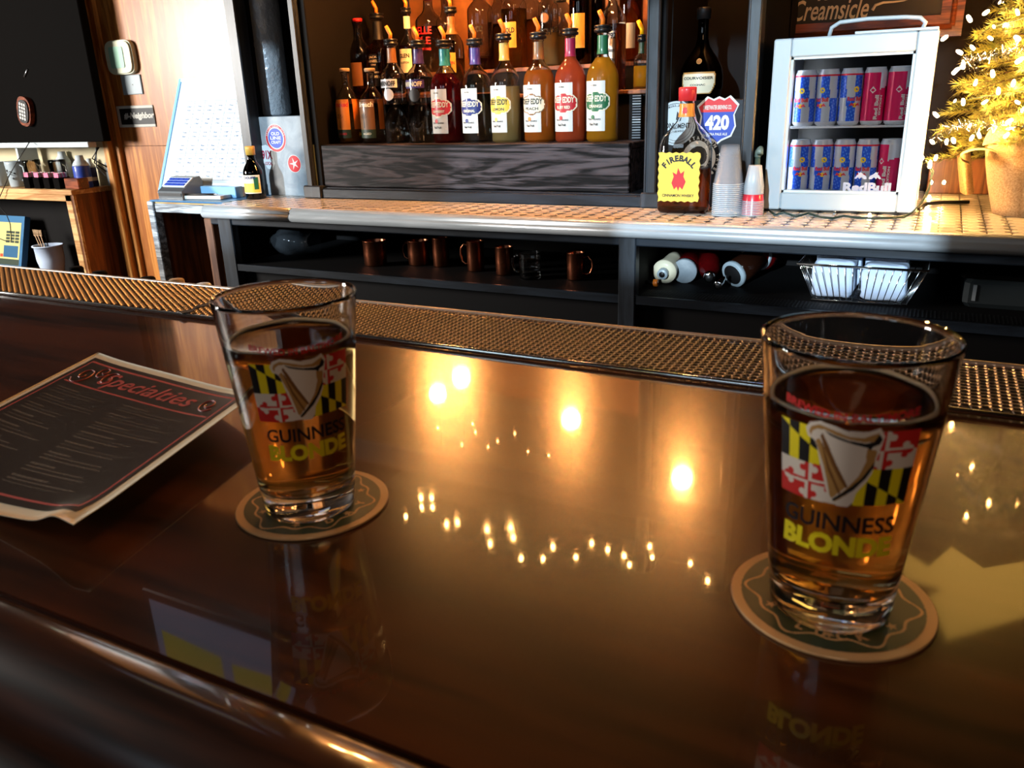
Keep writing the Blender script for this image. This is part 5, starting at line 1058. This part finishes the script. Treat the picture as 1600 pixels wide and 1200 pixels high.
# wire basket with folded cloths
bx0, bx1, by0, by1, bz0 = -.262, -.032, 2.225, 2.40, SZ + .006; tx0, tx1, ty0, ty1, bz1 = -.300, .008, 2.19, 2.43, SZ + .105
g = emp('wire_basket', ((bx0 + bx1) / 2, 2.3, SZ), 'wire basket of folded white cloths on the shelf under the cooler', 'basket')
mb = MB(); mb.tube([(tx0, ty0, bz1), (tx1, ty0, bz1), (tx1, ty1, bz1), (tx0, ty1, bz1)], .0028, 8, closed=True); mb.build('top_rim', M['chrome'], g)
mb = MB(); mb.tube([(bx0, by0, bz0), (bx1, by0, bz0), (bx1, by1, bz0), (bx0, by1, bz0)], .0016, 6, closed=True)
for i in range(1, 16):
    t = i / 16; mb.tube([(tx0 + (tx1 - tx0) * t, ty0, bz1), (bx0 + (bx1 - bx0) * t, by0, bz0), (bx0 + (bx1 - bx0) * t, by1, bz0), (tx0 + (tx1 - tx0) * t, ty1, bz1)], .0011, 5)
for i in range(1, 11):
    t = i / 11; mb.tube([(tx0, ty0 + (ty1 - ty0) * t, bz1), (bx0, by0 + (by1 - by0) * t, bz0), (bx1, by0 + (by1 - by0) * t, bz0), (tx1, ty0 + (ty1 - ty0) * t, bz1)], .0011, 5)
mb.build('wire_mesh', M['chrome'], g)
rr = np.random.RandomState(8)
def cloth(x0, x1, y0, y1, z0, z1, label):
    mb = MB(); nx, nz = 14, 12; cx, cyy, cz = (x0 + x1) / 2, (y0 + y1) / 2, (z0 + z1) / 2; V = []; n = 30; m_ = 16
    for j in range(m_ + 1):
        ph = -math.pi / 2 + math.pi * j / m_
        for i in range(n):
            a = 2 * math.pi * i / n; ce, se = math.cos(a), math.sin(a); p = .22
            X = np.sign(ce) * abs(ce) ** p * abs(math.cos(ph)) ** .22; Y = np.sign(se) * abs(se) ** p * abs(math.cos(ph)) ** .22; Zz = np.sign(math.sin(ph)) * abs(math.sin(ph)) ** .4
            w_ = 1 + .04 * math.sin(Zz * 9 + a) + .03 * rr.uniform(-1, 1); V.append((cx + X * (x1 - x0) / 2 * w_, cyy + Y * (y1 - y0) / 2 * w_, cz + Zz * (z1 - z0) / 2 * (1 + .05 * math.sin(X * 5 + Y * 3))))
    mb.add(V, [(j * n + i, j * n + (i + 1) % n, (j + 1) * n + (i + 1) % n, (j + 1) * n + i) for j in range(m_) for i in range(n)], 0, True); o = mb.build('folded_cloth', M['towel']); return tag(o, label, 'cloth', 'cloths in the wire basket')
cloth(-.268, -.162, 2.236, 2.315, SZ + .012, SZ + .108, 'folded white cloth at the front left of the wire basket'); cloth(-.146, -.038, 2.236, 2.315, SZ + .012, SZ + .104, 'folded white cloth at the front right of the wire basket')
cloth(-.268, -.155, 2.325, 2.395, SZ + .016, SZ + .138, 'folded white cloth at the back left of the wire basket'); cloth(-.145, -.040, 2.325, 2.395, SZ + .016, SZ + .136, 'folded white cloth at the back right of the wire basket')
# dark tub at far right of the shelf
P = A(1560, 430, 2.36); g = emp('plastic_tub', (P[0], 2.36, SZ), 'dark grey plastic tub at the right end of the under-counter shelf', 'tub')
MB().bbox(float(P[0]) - .075, float(P[0]) + .12, 2.28, 2.50, SZ + .001, SZ + .075, .012).build('tub_body', mat('dark_grey_plastic', srgb(40, 46, 48), .45), g); MB().bbox(float(P[0]) - .085, float(P[0]) + .13, 2.27, 2.51, SZ + .076, SZ + .086, .008).build('lid', M['blkm'], g); MB().box(float(P[0]) - .055, float(P[0]) - .047, 2.276, 2.28, SZ + .02, SZ + .06).build('latch', M['slab'], g)
# ================================================================ paper envelopes left of the riser
for i, (xa, xb, ya, yb, Y, m_, lab) in enumerate([(482, 534, 184, 292, 2.432, 'tanpaper', 'tan paper envelope standing behind the left end of the plank box'), (491, 508, 226, 292, 2.415, 'yelpaper', 'yellow paper folder wedged against the left end of the plank box')]):
    if m_ == 'yelpaper': flat('yelpaper', 224, 196, 110, .8)
    x0_, x1_ = xs(xa, 240, Y), xs(xb, 240, Y); z1_ = zs(xa, ya, Y); mb = MB()
    if i == 0: x1_ = xs(504, 240, Y) - .006; 
    if i == 1: x0_, x1_ = xs(492, 260, 2.418), xa2 if False else xs(502, 260, 2.418) - .002; Y = 2.418
    z0_ = CZ + .0405
    mb.box(x0_, x1_, Y - .003 + (.004 if i == 0 else 0), Y + .002 + (.004 if i == 0 else 0), z0_, z1_); mb.box(x0_ + .002, x1_ - .001, Y + .008, Y + .011, z0_, z1_ - .006)
    o = mb.build('paper_envelope', M[m_]); tag(o, lab, 'envelope')
x0_, x1_ = xs(488, 190, 2.61), xs(538, 190, 2.61); o = MB().box(x0_, x1_, 2.603, 2.607, CZ + .0405, zs(510, 184, 2.605)).build('paper_envelope', M['tanpaper']); tag(o, 'large tan envelope behind the squat bottles at the left end', 'envelope')
# ================================================================ whiteboard and calendar
B0, B1 = A(250, 303, 2.38), A(232, 128, 2.585); B0[2] = CZ + .001
Wd = xs(384, 200, 2.5) - xs(243, 200, 2.5); up = Vector(B1 - B0); up.x = 0; Hh = up.length; up.normalize(); nrm = Vector((1, 0, 0)).cross(up)
wbx = float(B0[0]); g = emp('calendar_board', (wbx, B0[1], CZ), 'leaning white calendar board in glaring daylight beside the black shelf unit', 'board')
def WB(u, v, l=0): return tuple(Vector((wbx, float(B0[1]), CZ + .001)) + Vector((1, 0, 0)) * u + up * v + nrm * l)
def wbox(mb, u0, u1, v0, v1, l0, l1, m=0):
    vs = [WB(u, v, l) for v in (v0, v1) for l in (l0, l1) for u in (u0, u1)]; mb.add(vs, [(0, 2, 3, 1), (4, 5, 7, 6), (0, 1, 5, 4), (2, 6, 7, 3), (0, 4, 6, 2), (1, 3, 7, 5)], m); return mb
Wd = min(Wd, s1a - .004 - wbx)
wbox(MB(), .012, Wd - .012, .012, Hh - .012, -.004, .006).build('board_face', M['whiteb'], g)
for a in ((0, .013, 0, Hh), (Wd - .013, Wd, 0, Hh), (.013, Wd - .013, 0, .013), (.013, Wd - .013, Hh - .013, Hh)): wbox(MB(), *a, -.007, .012).build('frame', M['lblue'] if a[0] == 0 and a[1] < .02 else M['whiteb'], g)
wbox(MB(), .03, Wd - .01, .014, .034, .007, .020).build('pen_ledge', M['cream'], g)
wbox(MB(), Wd * .12, Wd - .004, .05, Hh - .05, .0065, .0075).build('calendar_sheet', M['paper'], g)
mb = MB(); ll = mat('calendar_ink', srgb(90, 110, 140), .6)
for k in range(8): u = Wd * .12 + (Wd * .86) * k / 7; wbox(mb, u, u + .0012, .06, Hh - .10, .0077, .0080)
for k in range(7): v = .06 + (Hh - .16) * k / 6; wbox(mb, Wd * .12, Wd - .006, v, v + .0012, .0077, .0080)
mb.build('grid_lines', ll, g)
mb = MB(); rr = np.random.RandomState(4)
for c_ in range(7):
    for q in range(6):
        u = Wd * .12 + (Wd * .86) * (c_ + .55) / 7; v = .06 + (Hh - .16) * (q + .6) / 6
        for s_ in range(2): put_text(mb, rr.choice(['Amy', 'Dan', 'Bar', 'Off', '5pm', 'Tim']), lambda a, b2: WB(a, b2, .0081), u, v - .017 * s_, .022, .007, 0, .02)
tag(mb.build('handwriting', ll, g, fix=False), kind='stuff')
# things fixed on the wood wall
def wallbox(mb, xa, ya, xb, yb, d, Y=WY - .0045, b=.003):
    P0, P1 = A(xa, ya, Y), A(xb, yb, Y); mb.bbox(float(P0[0]), float(P1[0]), Y - d, Y, float(P1[2]), float(P0[2]), b); return P0, P1
g = emp('thermostat', A(192, 90, WY), 'beige rounded thermostat with a green display on the wood wall', 'thermostat')
mb = MB(); P = A(193, 90, WY - .005); rx = 27 * mmpx(P) * 1.12; rz = 25 * mmpx(P)
def rrect(rx, rz, p, n=40): return [(np.sign(math.cos(2 * math.pi * i / n)) * abs(math.cos(2 * math.pi * i / n)) ** p * rx, np.sign(math.sin(2 * math.pi * i / n)) * abs(math.sin(2 * math.pi * i / n)) ** p * rz) for i in range(n)]
mb.prism(rrect(rx, rz, .45), (P[0], WY - .005, P[2]), (1, 0, 0), (0, 0, 1), (0, -.020, 0)); mb.prism(rrect(rx * .93, rz * .93, .45), (P[0], WY - .025, P[2]), (1, 0, 0), (0, 0, 1), (0, -.008, 0)); mb.build('housing', flat('housing', 206, 206, 176, .4), g)
mb = MB(); mb.prism(rrect(rx * .52, rz * .62, .2), (P[0] - rx * .1, WY - .0335, P[2]), (1, 0, 0), (0, 0, 1), (0, -.002, 0)); mb.build('display', M['lcd'], g)
g = emp('switch_plate', A(207, 132, WY), 'blank white plate on the wood wall below the thermostat', 'wall plate'); mb = MB(); wallbox(mb, 189, 118, 225, 147, .006); mb.build('plate', M['white'], g)
P = A(207, 132, WY - .0105); MB().lathe([(.003, 0), (.002, .0015)], n=10, ax=((P[0], WY - .0107, P[2]), (0, -1, 0))).build('screw', M['metal'], g)
g = emp('small_sign', A(212, 182, WY), 'white-bordered black sign with white lettering on the wood wall', 'sign'); mb = MB(); P0, P1 = wallbox(mb, 182, 166, 245, 198, .004); mb.build('backing', M['paper'], g)
mb = MB(); xa, xb, za, zb = float(P0[0]) + .02, float(P1[0]), float(P1[2]) + .012, float(P0[2]) - .012; mb.box(xa, xb, WY - .0095, WY - .0086, za, zb); mb.build('face', M['ink'], g)
mb = MB(); put_text(mb, '#-Neighbor', lambda u, v: (u, WY - .0100, v), xa + .125, (za + zb) / 2, .20, .034, 0, .05, shear=.2); mb.build('lettering', M['paper'], g, fix=False)
# round red and white sticker on the wall near the black unit
P = A(361, 45, WY - .0045); mb = MB(); disc(mb, (float(P[0]), float(P[2])), .075, lambda u, v: (u, WY - .0048, v), 0); disc(mb, (float(P[0]), float(P[2])), .072, lambda u, v: (u, WY - .0052, v), 1, r0=.062); arc_text(mb, 'PALE ALE', lambda u, v: (u, WY - .0052, v), float(P[0]), float(P[2]), .05, .012, 200, 120, 1)
o = mb.build('wall_sticker', [M['paper'], M['redlab']]); tag(o, 'round red and white sticker on the wood wall beside the black shelf unit', 'sticker')
# ================================================================ card terminal and papers on side counter
P = Z(268, 304, CZ); g = emp('card_terminal', (P[0], P[1], CZ), 'grey card payment terminal with blue keys on the side counter', 'card terminal')
px0, py0 = float(A(255, 300, 2.26)[0]), 2.235; wd = 50 * mmpx(P) * 1.0
mb = MB(); prf = [(0, 0), (0, .030), (.02, .042), (.075, .078), (.10, .080), (.11, .06), (.11, 0)]
mb.prism([(a, b2) for a, b2 in prf], (px0, py0, CZ + .001), (0, 1, 0), (0, 0, 1), (wd, 0, 0)); mb.build('housing', flat('termgrey', 70, 74, 76, .35), g)
sl = Vector((0, .055, .036)).normalized(); sn = Vector((0, -sl.z, sl.y)); o_ = Vector((px0, py0 + .02, CZ + .043))
def tb_(u0, u1, v0, v1, l): 
    vs = [tuple(o_ + Vector((1, 0, 0)) * u + sl * v + sn * q) for v in (v0, v1) for q in (0, l) for u in (u0, u1)]; m_ = MB(); m_.add(vs, [(0, 2, 3, 1), (4, 5, 7, 6), (0, 1, 5, 4), (2, 6, 7, 3), (0, 4, 6, 2), (1, 3, 7, 5)]); return m_
tb_(.006, wd - .006, .003, .060, .002).build('face_plate', M['stkgrey'], g)
for r_ in range(3):
    for c_ in range(4): u = .012 + c_ * (wd - .024) / 4; tb_(u, u + (wd - .034) / 4, .010 + r_ * .016, .021 + r_ * .016, .005).build('key', M['blue'], g)
mb = MB(); mb.box(px0 + .004, px0 + wd - .004, py0 - .002, py0 + .001, CZ + .012, CZ + .024); mb.build('card_slot', M['ink'], g)
Q0, Q1 = A(305, 285, 2.36), A(376, 293, 2.36)
o = MB().bbox(float(Q0[0]), min(float(Q1[0]), -2.35), 2.33, 2.37, CZ + .0005, CZ + .042, .002).build('paper_box', M['lblue']); tag(o, 'long low pale blue box behind the card terminal', 'box')
o = MB().obox((float(Q0[0]) + .14, 2.285, CZ + .008), .17, .06, .012, Matrix.Rotation(.12, 3, 'Z')).build('notepad', M['paper']); tag(o, 'small stack of papers beside the card terminal', 'papers')
g = emp('pen', (float(Q0[0]) + .16, 2.265, CZ + .016), 'dark pen lying on the papers beside the card terminal', 'pen'); MB().tube([(float(Q0[0]) + .05, 2.25, CZ + .019), (float(Q0[0]) + .19, 2.275, CZ + .019)], .004, 8).build('barrel', M['ink'], g); MB().tube([(float(Q0[0]) + .19, 2.275, CZ + .019), (float(Q0[0]) + .205, 2.278, CZ + .019)], .003, 8, rr=[.004, .001]).build('tip', M['metal'], g)
# ================================================================ left cabinet
KX = -3.53; KF = 2.42; KT = -.06
g = emp('side_cabinet', (-4.1, 2.5, -1.07), 'oak cabinet with an open front holding the till screen, far left', 'cabinet')
MB().bbox(-5.45, KX + .004, KF - .004, WY - .001, KT - .022, KT, .002).build('top', M['cabf'], g)
MB().bbox(-5.45, KX - .014, KF, KF + .02, KT - .052, KT - .0225, .002).build('top_rail', M['cabf'], g)
MB().bbox(KX - .055, KX - .014, KF, KF + .02, -1.07, KT - .0225, .002).build('front_stile', M['cabf'], g)
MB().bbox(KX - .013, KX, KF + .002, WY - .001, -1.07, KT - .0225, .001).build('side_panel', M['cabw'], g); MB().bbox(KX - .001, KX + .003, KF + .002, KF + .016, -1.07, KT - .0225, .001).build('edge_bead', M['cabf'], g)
MB().box(-5.45, KX - .014, WY - .012, WY - .002, -1.07, KT - .023).build('rear_panel', M['inner'], g)
kz = zs(85, 432, 2.5)
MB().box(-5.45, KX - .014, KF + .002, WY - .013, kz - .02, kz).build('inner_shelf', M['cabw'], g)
# till
q = [A(-60, 336, 2.54), A(54, 339, 2.54), A(33, 419, 2.46), A(-60, 421, 2.46)]; U = Vector(q[2]); TR_ = Vector(q[1]); tu = (TR_ - U); tu.x = tu.x * .0; th2 = tu.length; tu.normalize(); tw = .34; orr = U - Vector((tw, 0, 0)); tn = Vector((1, 0, 0)).cross(tu)
g = emp('till_screen', (orr.x + tw / 2, 2.5, kz), 'tilted touchscreen till with blue casing in the open cabinet', 'till')
def tq(u0, u1, v0, v1, l0, l1):
    vs = [tuple(orr + Vector((1, 0, 0)) * u + tu * v + tn * l) for v in (v0, v1) for l in (l0, l1) for u in (u0, u1)]; m_ = MB(); m_.add(vs, [(0, 2, 3, 1), (4, 5, 7, 6), (0, 1, 5, 4), (2, 6, 7, 3), (0, 4, 6, 2), (1, 3, 7, 5)]); return m_
tq(0, tw, 0, th2, -.03, 0).build('casing', M['teal2'], g); e_ = .022; tq(e_, tw - e_, e_ * .5, th2 - .034, .0002, .0012).build('screen', M['screen'], g)
tq(e_, tw - e_, e_ * .5, e_ * .5 + .03, .0014, .0018).build('screen_footer', M['scrd'], g); tq(tw * .55, tw - e_ - .012, .05, .11, .0014, .0018).build('screen_panel', M['scrb'], g); tq(tw * .47, tw * .54, .05, .066, .0014, .0018).build('screen_button', M['scrr'], g)
mb = MB()
for r_ in range(4):
    for c_ in range(3): mm_ = tq(.20 + c_ * .038, .232 + c_ * .038, .125 + r_ * .016, .137 + r_ * .016, .0014, .0018); mb.add(mm_.v, mm_.f)
mb.build('screen_keys', M['scrd'], g); MB().box(orr.x + .1, orr.x + .22, 2.53, 2.60, kz + .001, kz + .03).build('stand', M['blk'], g)
mb = MB(); put_text(mb, 'TABLE', lambda u, v: tuple(orr + Vector((1, 0, 0)) * u + tu * v + tn * .002), tw * .74, .095, .06, .008); put_text(mb, 'CHECK 12', lambda u, v: tuple(orr + Vector((1, 0, 0)) * u + tu * v + tn * .002), tw * .74, .072, .07, .007); mb.build('screen_text', M['screen'], g, fix=False) if False else None
# tub with forks
P = A(84, 425, 2.50); r = 40 * mmpx(P) / 2; c = (float(P[0]), 2.50); h = zs(80, 383, 2.5) - kz; g = emp('cutlery_tub', (c[0], c[1], kz), 'white plastic tub of plastic forks inside the oak cabinet', 'tub')
MB().lathe([(r * .72, kz + .001), (r * .98, kz + h * .55), (r, kz + h * .96), (r * 1.12, kz + h * .97), (r * 1.12, kz + h), (r * .96, kz + h), (r * .93, kz + h * .5), (r * .68, kz + .004), (1e-5, kz + .004)], c, 32, cap=True).build('tub_body', M['towel'], g)
for i, (dx, lean) in enumerate(((-.030, -.04), (-.018, -.03), (-.008, -.015), (.010, .005))):
    fo = emp('plastic_fork', (c[0] + dx, c[1], kz + .02), ['pink plastic fork leaning at the left rim of the tub', 'pink plastic fork second from the left rim of the tub', 'pink plastic fork near the middle of the tub', 'dark plastic fork at the right side of the tub'][i], 'fork', 'forks in the white tub')
    m_ = M['tanpaper'] if i < 3 else M['blkm']; b0_ = Vector((c[0] + dx * .4, c[1], kz + .02)); e = Vector((c[0] + dx + lean, c[1] - .01, kz + h + .045)); MB().tube([b0_, e], .0025, 6).build('stem', m_, fo)
    mb = MB()
    for k in range(4): mb.tube([tuple(e + Vector(((k - 1.5) * .005, 0, -.002))), tuple(e + Vector(((k - 1.5) * .006, 0, .030)))], .0015, 5)
    mb.tube([tuple(e + Vector((-.009, 0, 0))), tuple(e + Vector((.009, 0, 0)))], .002, 5); mb.build('tines', m_, fo)
# on top of the cabinet
def simple_mug(x, yb, w_, yt, lab, m_, side, Y=2.50):
    P = A(x, yb, Y); P[2] = KT; r = w_ * mmpx(P) / 2; h = zs(x, yt, Y) - KT; c = (float(P[0]), Y); g = emp('mug', (c[0], c[1], KT), lab, 'mug', 'mugs on the oak cabinet'); z = KT + .001
    MB().lathe([(1e-5, z), (r * .8, z), (r * .86, z + .004), (r, z + h * .9), (r, z + h), (r * .93, z + h), (r * .80, z + .006), (1e-5, z + .006)], c, 28, cap=False).build('cup_body', M[m_], g)
    MB().tube([(c[0] + side * r * .95, c[1], z + h * .85), (c[0] + side * (r + .022), c[1], z + h * .78), (c[0] + side * (r + .024), c[1], z + h * .4), (c[0] + side * r * .88, c[1], z + h * .22)], .004, 8).build('handle', M[m_], g); return g, c, r, h
g_, c_, r_, h_ = simple_mug(3, 290, 26, 253, 'white mug at the left edge of the picture', 'white', -1); g_, c_, r_, h_ = simple_mug(30, 291, 27, 252, 'white mug with black lettering behind the packet caddies', 'white', 1)
mb = MB(); put_text(mb, 'LIVE', cone(c_, lambda z: r_ * .99, .3, .001), 0, KT + h_ * .5, .035, .05, 0, .02, ang=1.2); mb.build('lettering', M['ink'], g_, fix=False)
simple_mug(55, 284, 26, 250, 'clear glass mug beside the white lettered mug', 'clearp', 1, 2.55); simple_mug(95, 284, 25, 250, 'clear mug in front of the white spray can', 'clearp', 1, 2.53)
for i in range(4):
    x = 48 + i * 15.5; P = A(x, 294, 2.455); w_ = 14 * mmpx(P); px0 = float(P[0]) - w_ / 2; g = emp('packet_caddy', (px0 + w_ / 2, 2.46, KT), 'black caddy of pink sweetener packets, %s from the left' % ord_[i], 'caddy', 'packet caddies on the oak cabinet')
    mb = MB(); z1 = KT + .052; mb.box(px0, px0 + w_, 2.440, 2.443, KT + .001, z1); mb.box(px0, px0 + w_, 2.497, 2.5, KT + .001, z1); mb.box(px0, px0 + .003, 2.4435, 2.4965, KT + .001, z1); mb.box(px0 + w_ - .003, px0 + w_, 2.4435, 2.4965, KT + .001, z1); mb.build('holder', M['blkm'], g)
    for k in range(6): yy = 2.447 + k * .008; MB().obox((px0 + w_ / 2, yy, KT + .040), w_ - .010, .004, .066, Matrix.Rotation(R_.uniform(-.08, .08), 3, 'Y')).build('packet', M['paper'] if k % 2 else flat('pinkpk', 226, 120, 150, .7) if 'pinkpk' not in M else M['pinkpk'], g)
P0, P1 = A(104, 293, 2.46), A(128, 292, 2.46); o = MB().bbox(float(P0[0]) + .012, float(P1[0]), 2.445, 2.50, KT + .001, KT + .050, .003).build('wooden_box', M['framew']); tag(o, 'small dark brown box beside the packet caddies', 'box')
def spray(x, w_, yt, body, cone_m, lab, Y):
    P = A(x, 292, Y); r = w_ * mmpx(P) / 2; h = zs(x, yt, Y) - KT; c = (float(P[0]), Y); z = KT + .001; g = emp('spray_can', (c[0], c[1], KT), lab, 'spray can', 'spray cans on the oak cabinet')
    MB().lathe([(r * .95, z), (r, z + .003), (r, z + h * .66), (r * .97, z + h * .68)], c, 26).build('can_body', M[body], g); MB().lathe([(r * .97, z + h * .68), (r * .86, z + h * .76), (r * .5, z + h * .88), (r * .45, z + h)], c, 26).build('shoulder_cap', M[cone_m], g); MB().lathe([(r * 1.01, z + h * .2), (r * 1.01, z + h * .33)], c, 26, cap=False).build('label_band', M['paper'], g)
spray(133, 25, 243, 'blue', 'stkgrey', 'blue spray can with a grey cap on the oak cabinet', 2.52); spray(107, 24, 237, 'stkgrey', 'stkgrey', 'pale grey spray can behind the clear mug', 2.60); spray(147, 16, 248, 'navy', 'stkgrey', 'dark blue spray can behind the bright blue one', 2.59)
# black hood panel, its pale lower ledge and the puck light
PY_ = 2.50; x1 = xs(128, 60, PY_) - .0; zb_ = zs(80, 222, PY_); zt_ = 1.71
q = [A(106, 0, PY_), A(165, 228, PY_)]
g = emp('black_panel', (-4.2, PY_, zb_), 'large black panel filling the top left corner', 'panel'); MB().bbox(-5.45, float(q[1][0]) - .006, PY_, PY_ + .04, zb_, zt_, .003).build('panel_board', M['blkm'], g)
MB().bbox(-5.45, xs(139, 228, PY_ - .01), PY_ - .014, PY_ + .03, zb_ - .024, zb_ - .001, .002).build('lower_ledge', M['stkgrey'], g); MB().obox((xs(30, 240, 2.52), 2.56, zb_ - .06), .014, .10, .075).build('bracket', M['stkgrey'], g)
P = A(45, 174, PY_ - .001); g = emp('puck_light', P, 'small oval tap light stuck on the black panel', 'light'); mb = MB()
rot = -.25
def ov(rx, rz): return [(x * math.cos(rot) - z * math.sin(rot), x * math.sin(rot) + z * math.cos(rot)) for x, z in rrect(rx, rz, .75)]
mb.prism(ov(.048, .066), (P[0] - .006, PY_ - .001, P[2]), (1, 0, 0), (0, 0, 1), (0, -.022, 0)); mb.build('housing', M['framew'], g)
mb = MB(); mb.prism(ov(.036, .052), (P[0] - .002, PY_ - .023, P[2]), (1, 0, 0), (0, 0, 1), (0, -.006, 0)); mb.build('bezel', M['ink'], g)
for i in range(5):
    for j in range(3): u, v = (j - 1) * .016, (i - 2) * .016; MB().obox((P[0] - .002 + u * math.cos(rot) - v * math.sin(rot), PY_ - .0305, P[2] + u * math.sin(rot) + v * math.cos(rot)), .011, .003, .011).build('lens', M['paper'], g)
o = MB().tube([A(38, 120, PY_ - .003), A(43, 108, PY_ - .003)], .004, 6).build('hook', M['metal']); tag(o, 'small metal hook on the black panel above the tap light', 'hook')
o = MB().tube([A(46, 222, 2.47), A(40, 232, 2.42), A(28, 250, 2.40), A(14, 275, 2.40), A(3, 300, 2.40), A(-5, 318, 2.40), A(10, 335, 2.405), A(16, 350, 2.41), A(18, 376, 2.41), A(8, 376, 2.41), A(-8, 370, 2.41)], .0022, 6).build('hanging_cable', M['cordb']); tag(o, 'thin black cable hanging in front of the oak cabinet', 'cable')
g = emp('power_strip', A(172, 285, 2.59), 'white power strip with cords in the niche below the black panel', 'power strip'); P0 = A(165, 254, 2.60); MB().bbox(float(P0[0]), float(P0[0]) + .045, 2.59, 2.62, KT + .002, float(P0[2]), .004).build('strip_body', M['white'], g)
for k in range(3): MB().tube([(float(P0[0]) + .012 * k, 2.585, KT + .05 + .02 * k), (float(P0[0]) - .03 - .01 * k, 2.57, KT + .09 + .02 * k), (float(P0[0]) - .02 + .01 * k, 2.58, zb_ - .03)], .003, 6).build('plug_cord', M['white'] if k == 0 else M['cordb'], g)
# ================================================================ bottles in the speed rail behind the bar
for i, (x, y, m_, lab) in enumerate([(275, 436, 'cork', 'bottle with a tan cap standing behind the bar mat'), (317, 443, 'stkgrey', 'bottle with a grey cap standing behind the bar mat'), (118, 417, 'blkm', 'dark capped bottle behind the mat, nearest the white tub'), (155, 424, 'blkm', 'dark capped bottle behind the mat below the oak cabinet side'), (193, 434, 'blkm', 'dark capped bottle behind the mat, third of the dark caps'), (230, 433, 'blkm', 'dark capped bottle behind the mat, next to the tan cap')]):
    P = A(x, y, 1.02); zt = float(P[2]); c = (float(P[0]), 1.02); g = emp('rail_bottle', (c[0], c[1], zt - .30), lab, 'bottle', 'bottles in the rail behind the bar'); z0 = zt - .30
    MB().lathe([(.034, z0), (.037, z0 + .004), (.037, z0 + .17), (.030, z0 + .20), (.015, z0 + .235), (.0125, z0 + .26), (.0125, z0 + .272)], c, 24).build('bottle_body', M['emrg'], g)
    MB().lathe([(.0135, z0 + .272), (.0142, z0 + .274), (.0142, z0 + .297), (.012, zt)], c, 20).build('cap', M[m_], g)
g = emp('speed_rail', (-1.4, 1.02, -.50), 'dark bottle rail fixed behind the bar', 'rail'); y0, y1 = .97, 1.075; zf = float(A(275, 436, 1.02)[2]) - .303
MB().box(-2.5, .6, .765, 1.08, zf - .05, zf - .03).build('rail_floor', M['inner'], g); MB().box(-2.5, .6, 1.08, 1.085, zf - .05, zf + .06).build('rail_front', M['inner'], g)
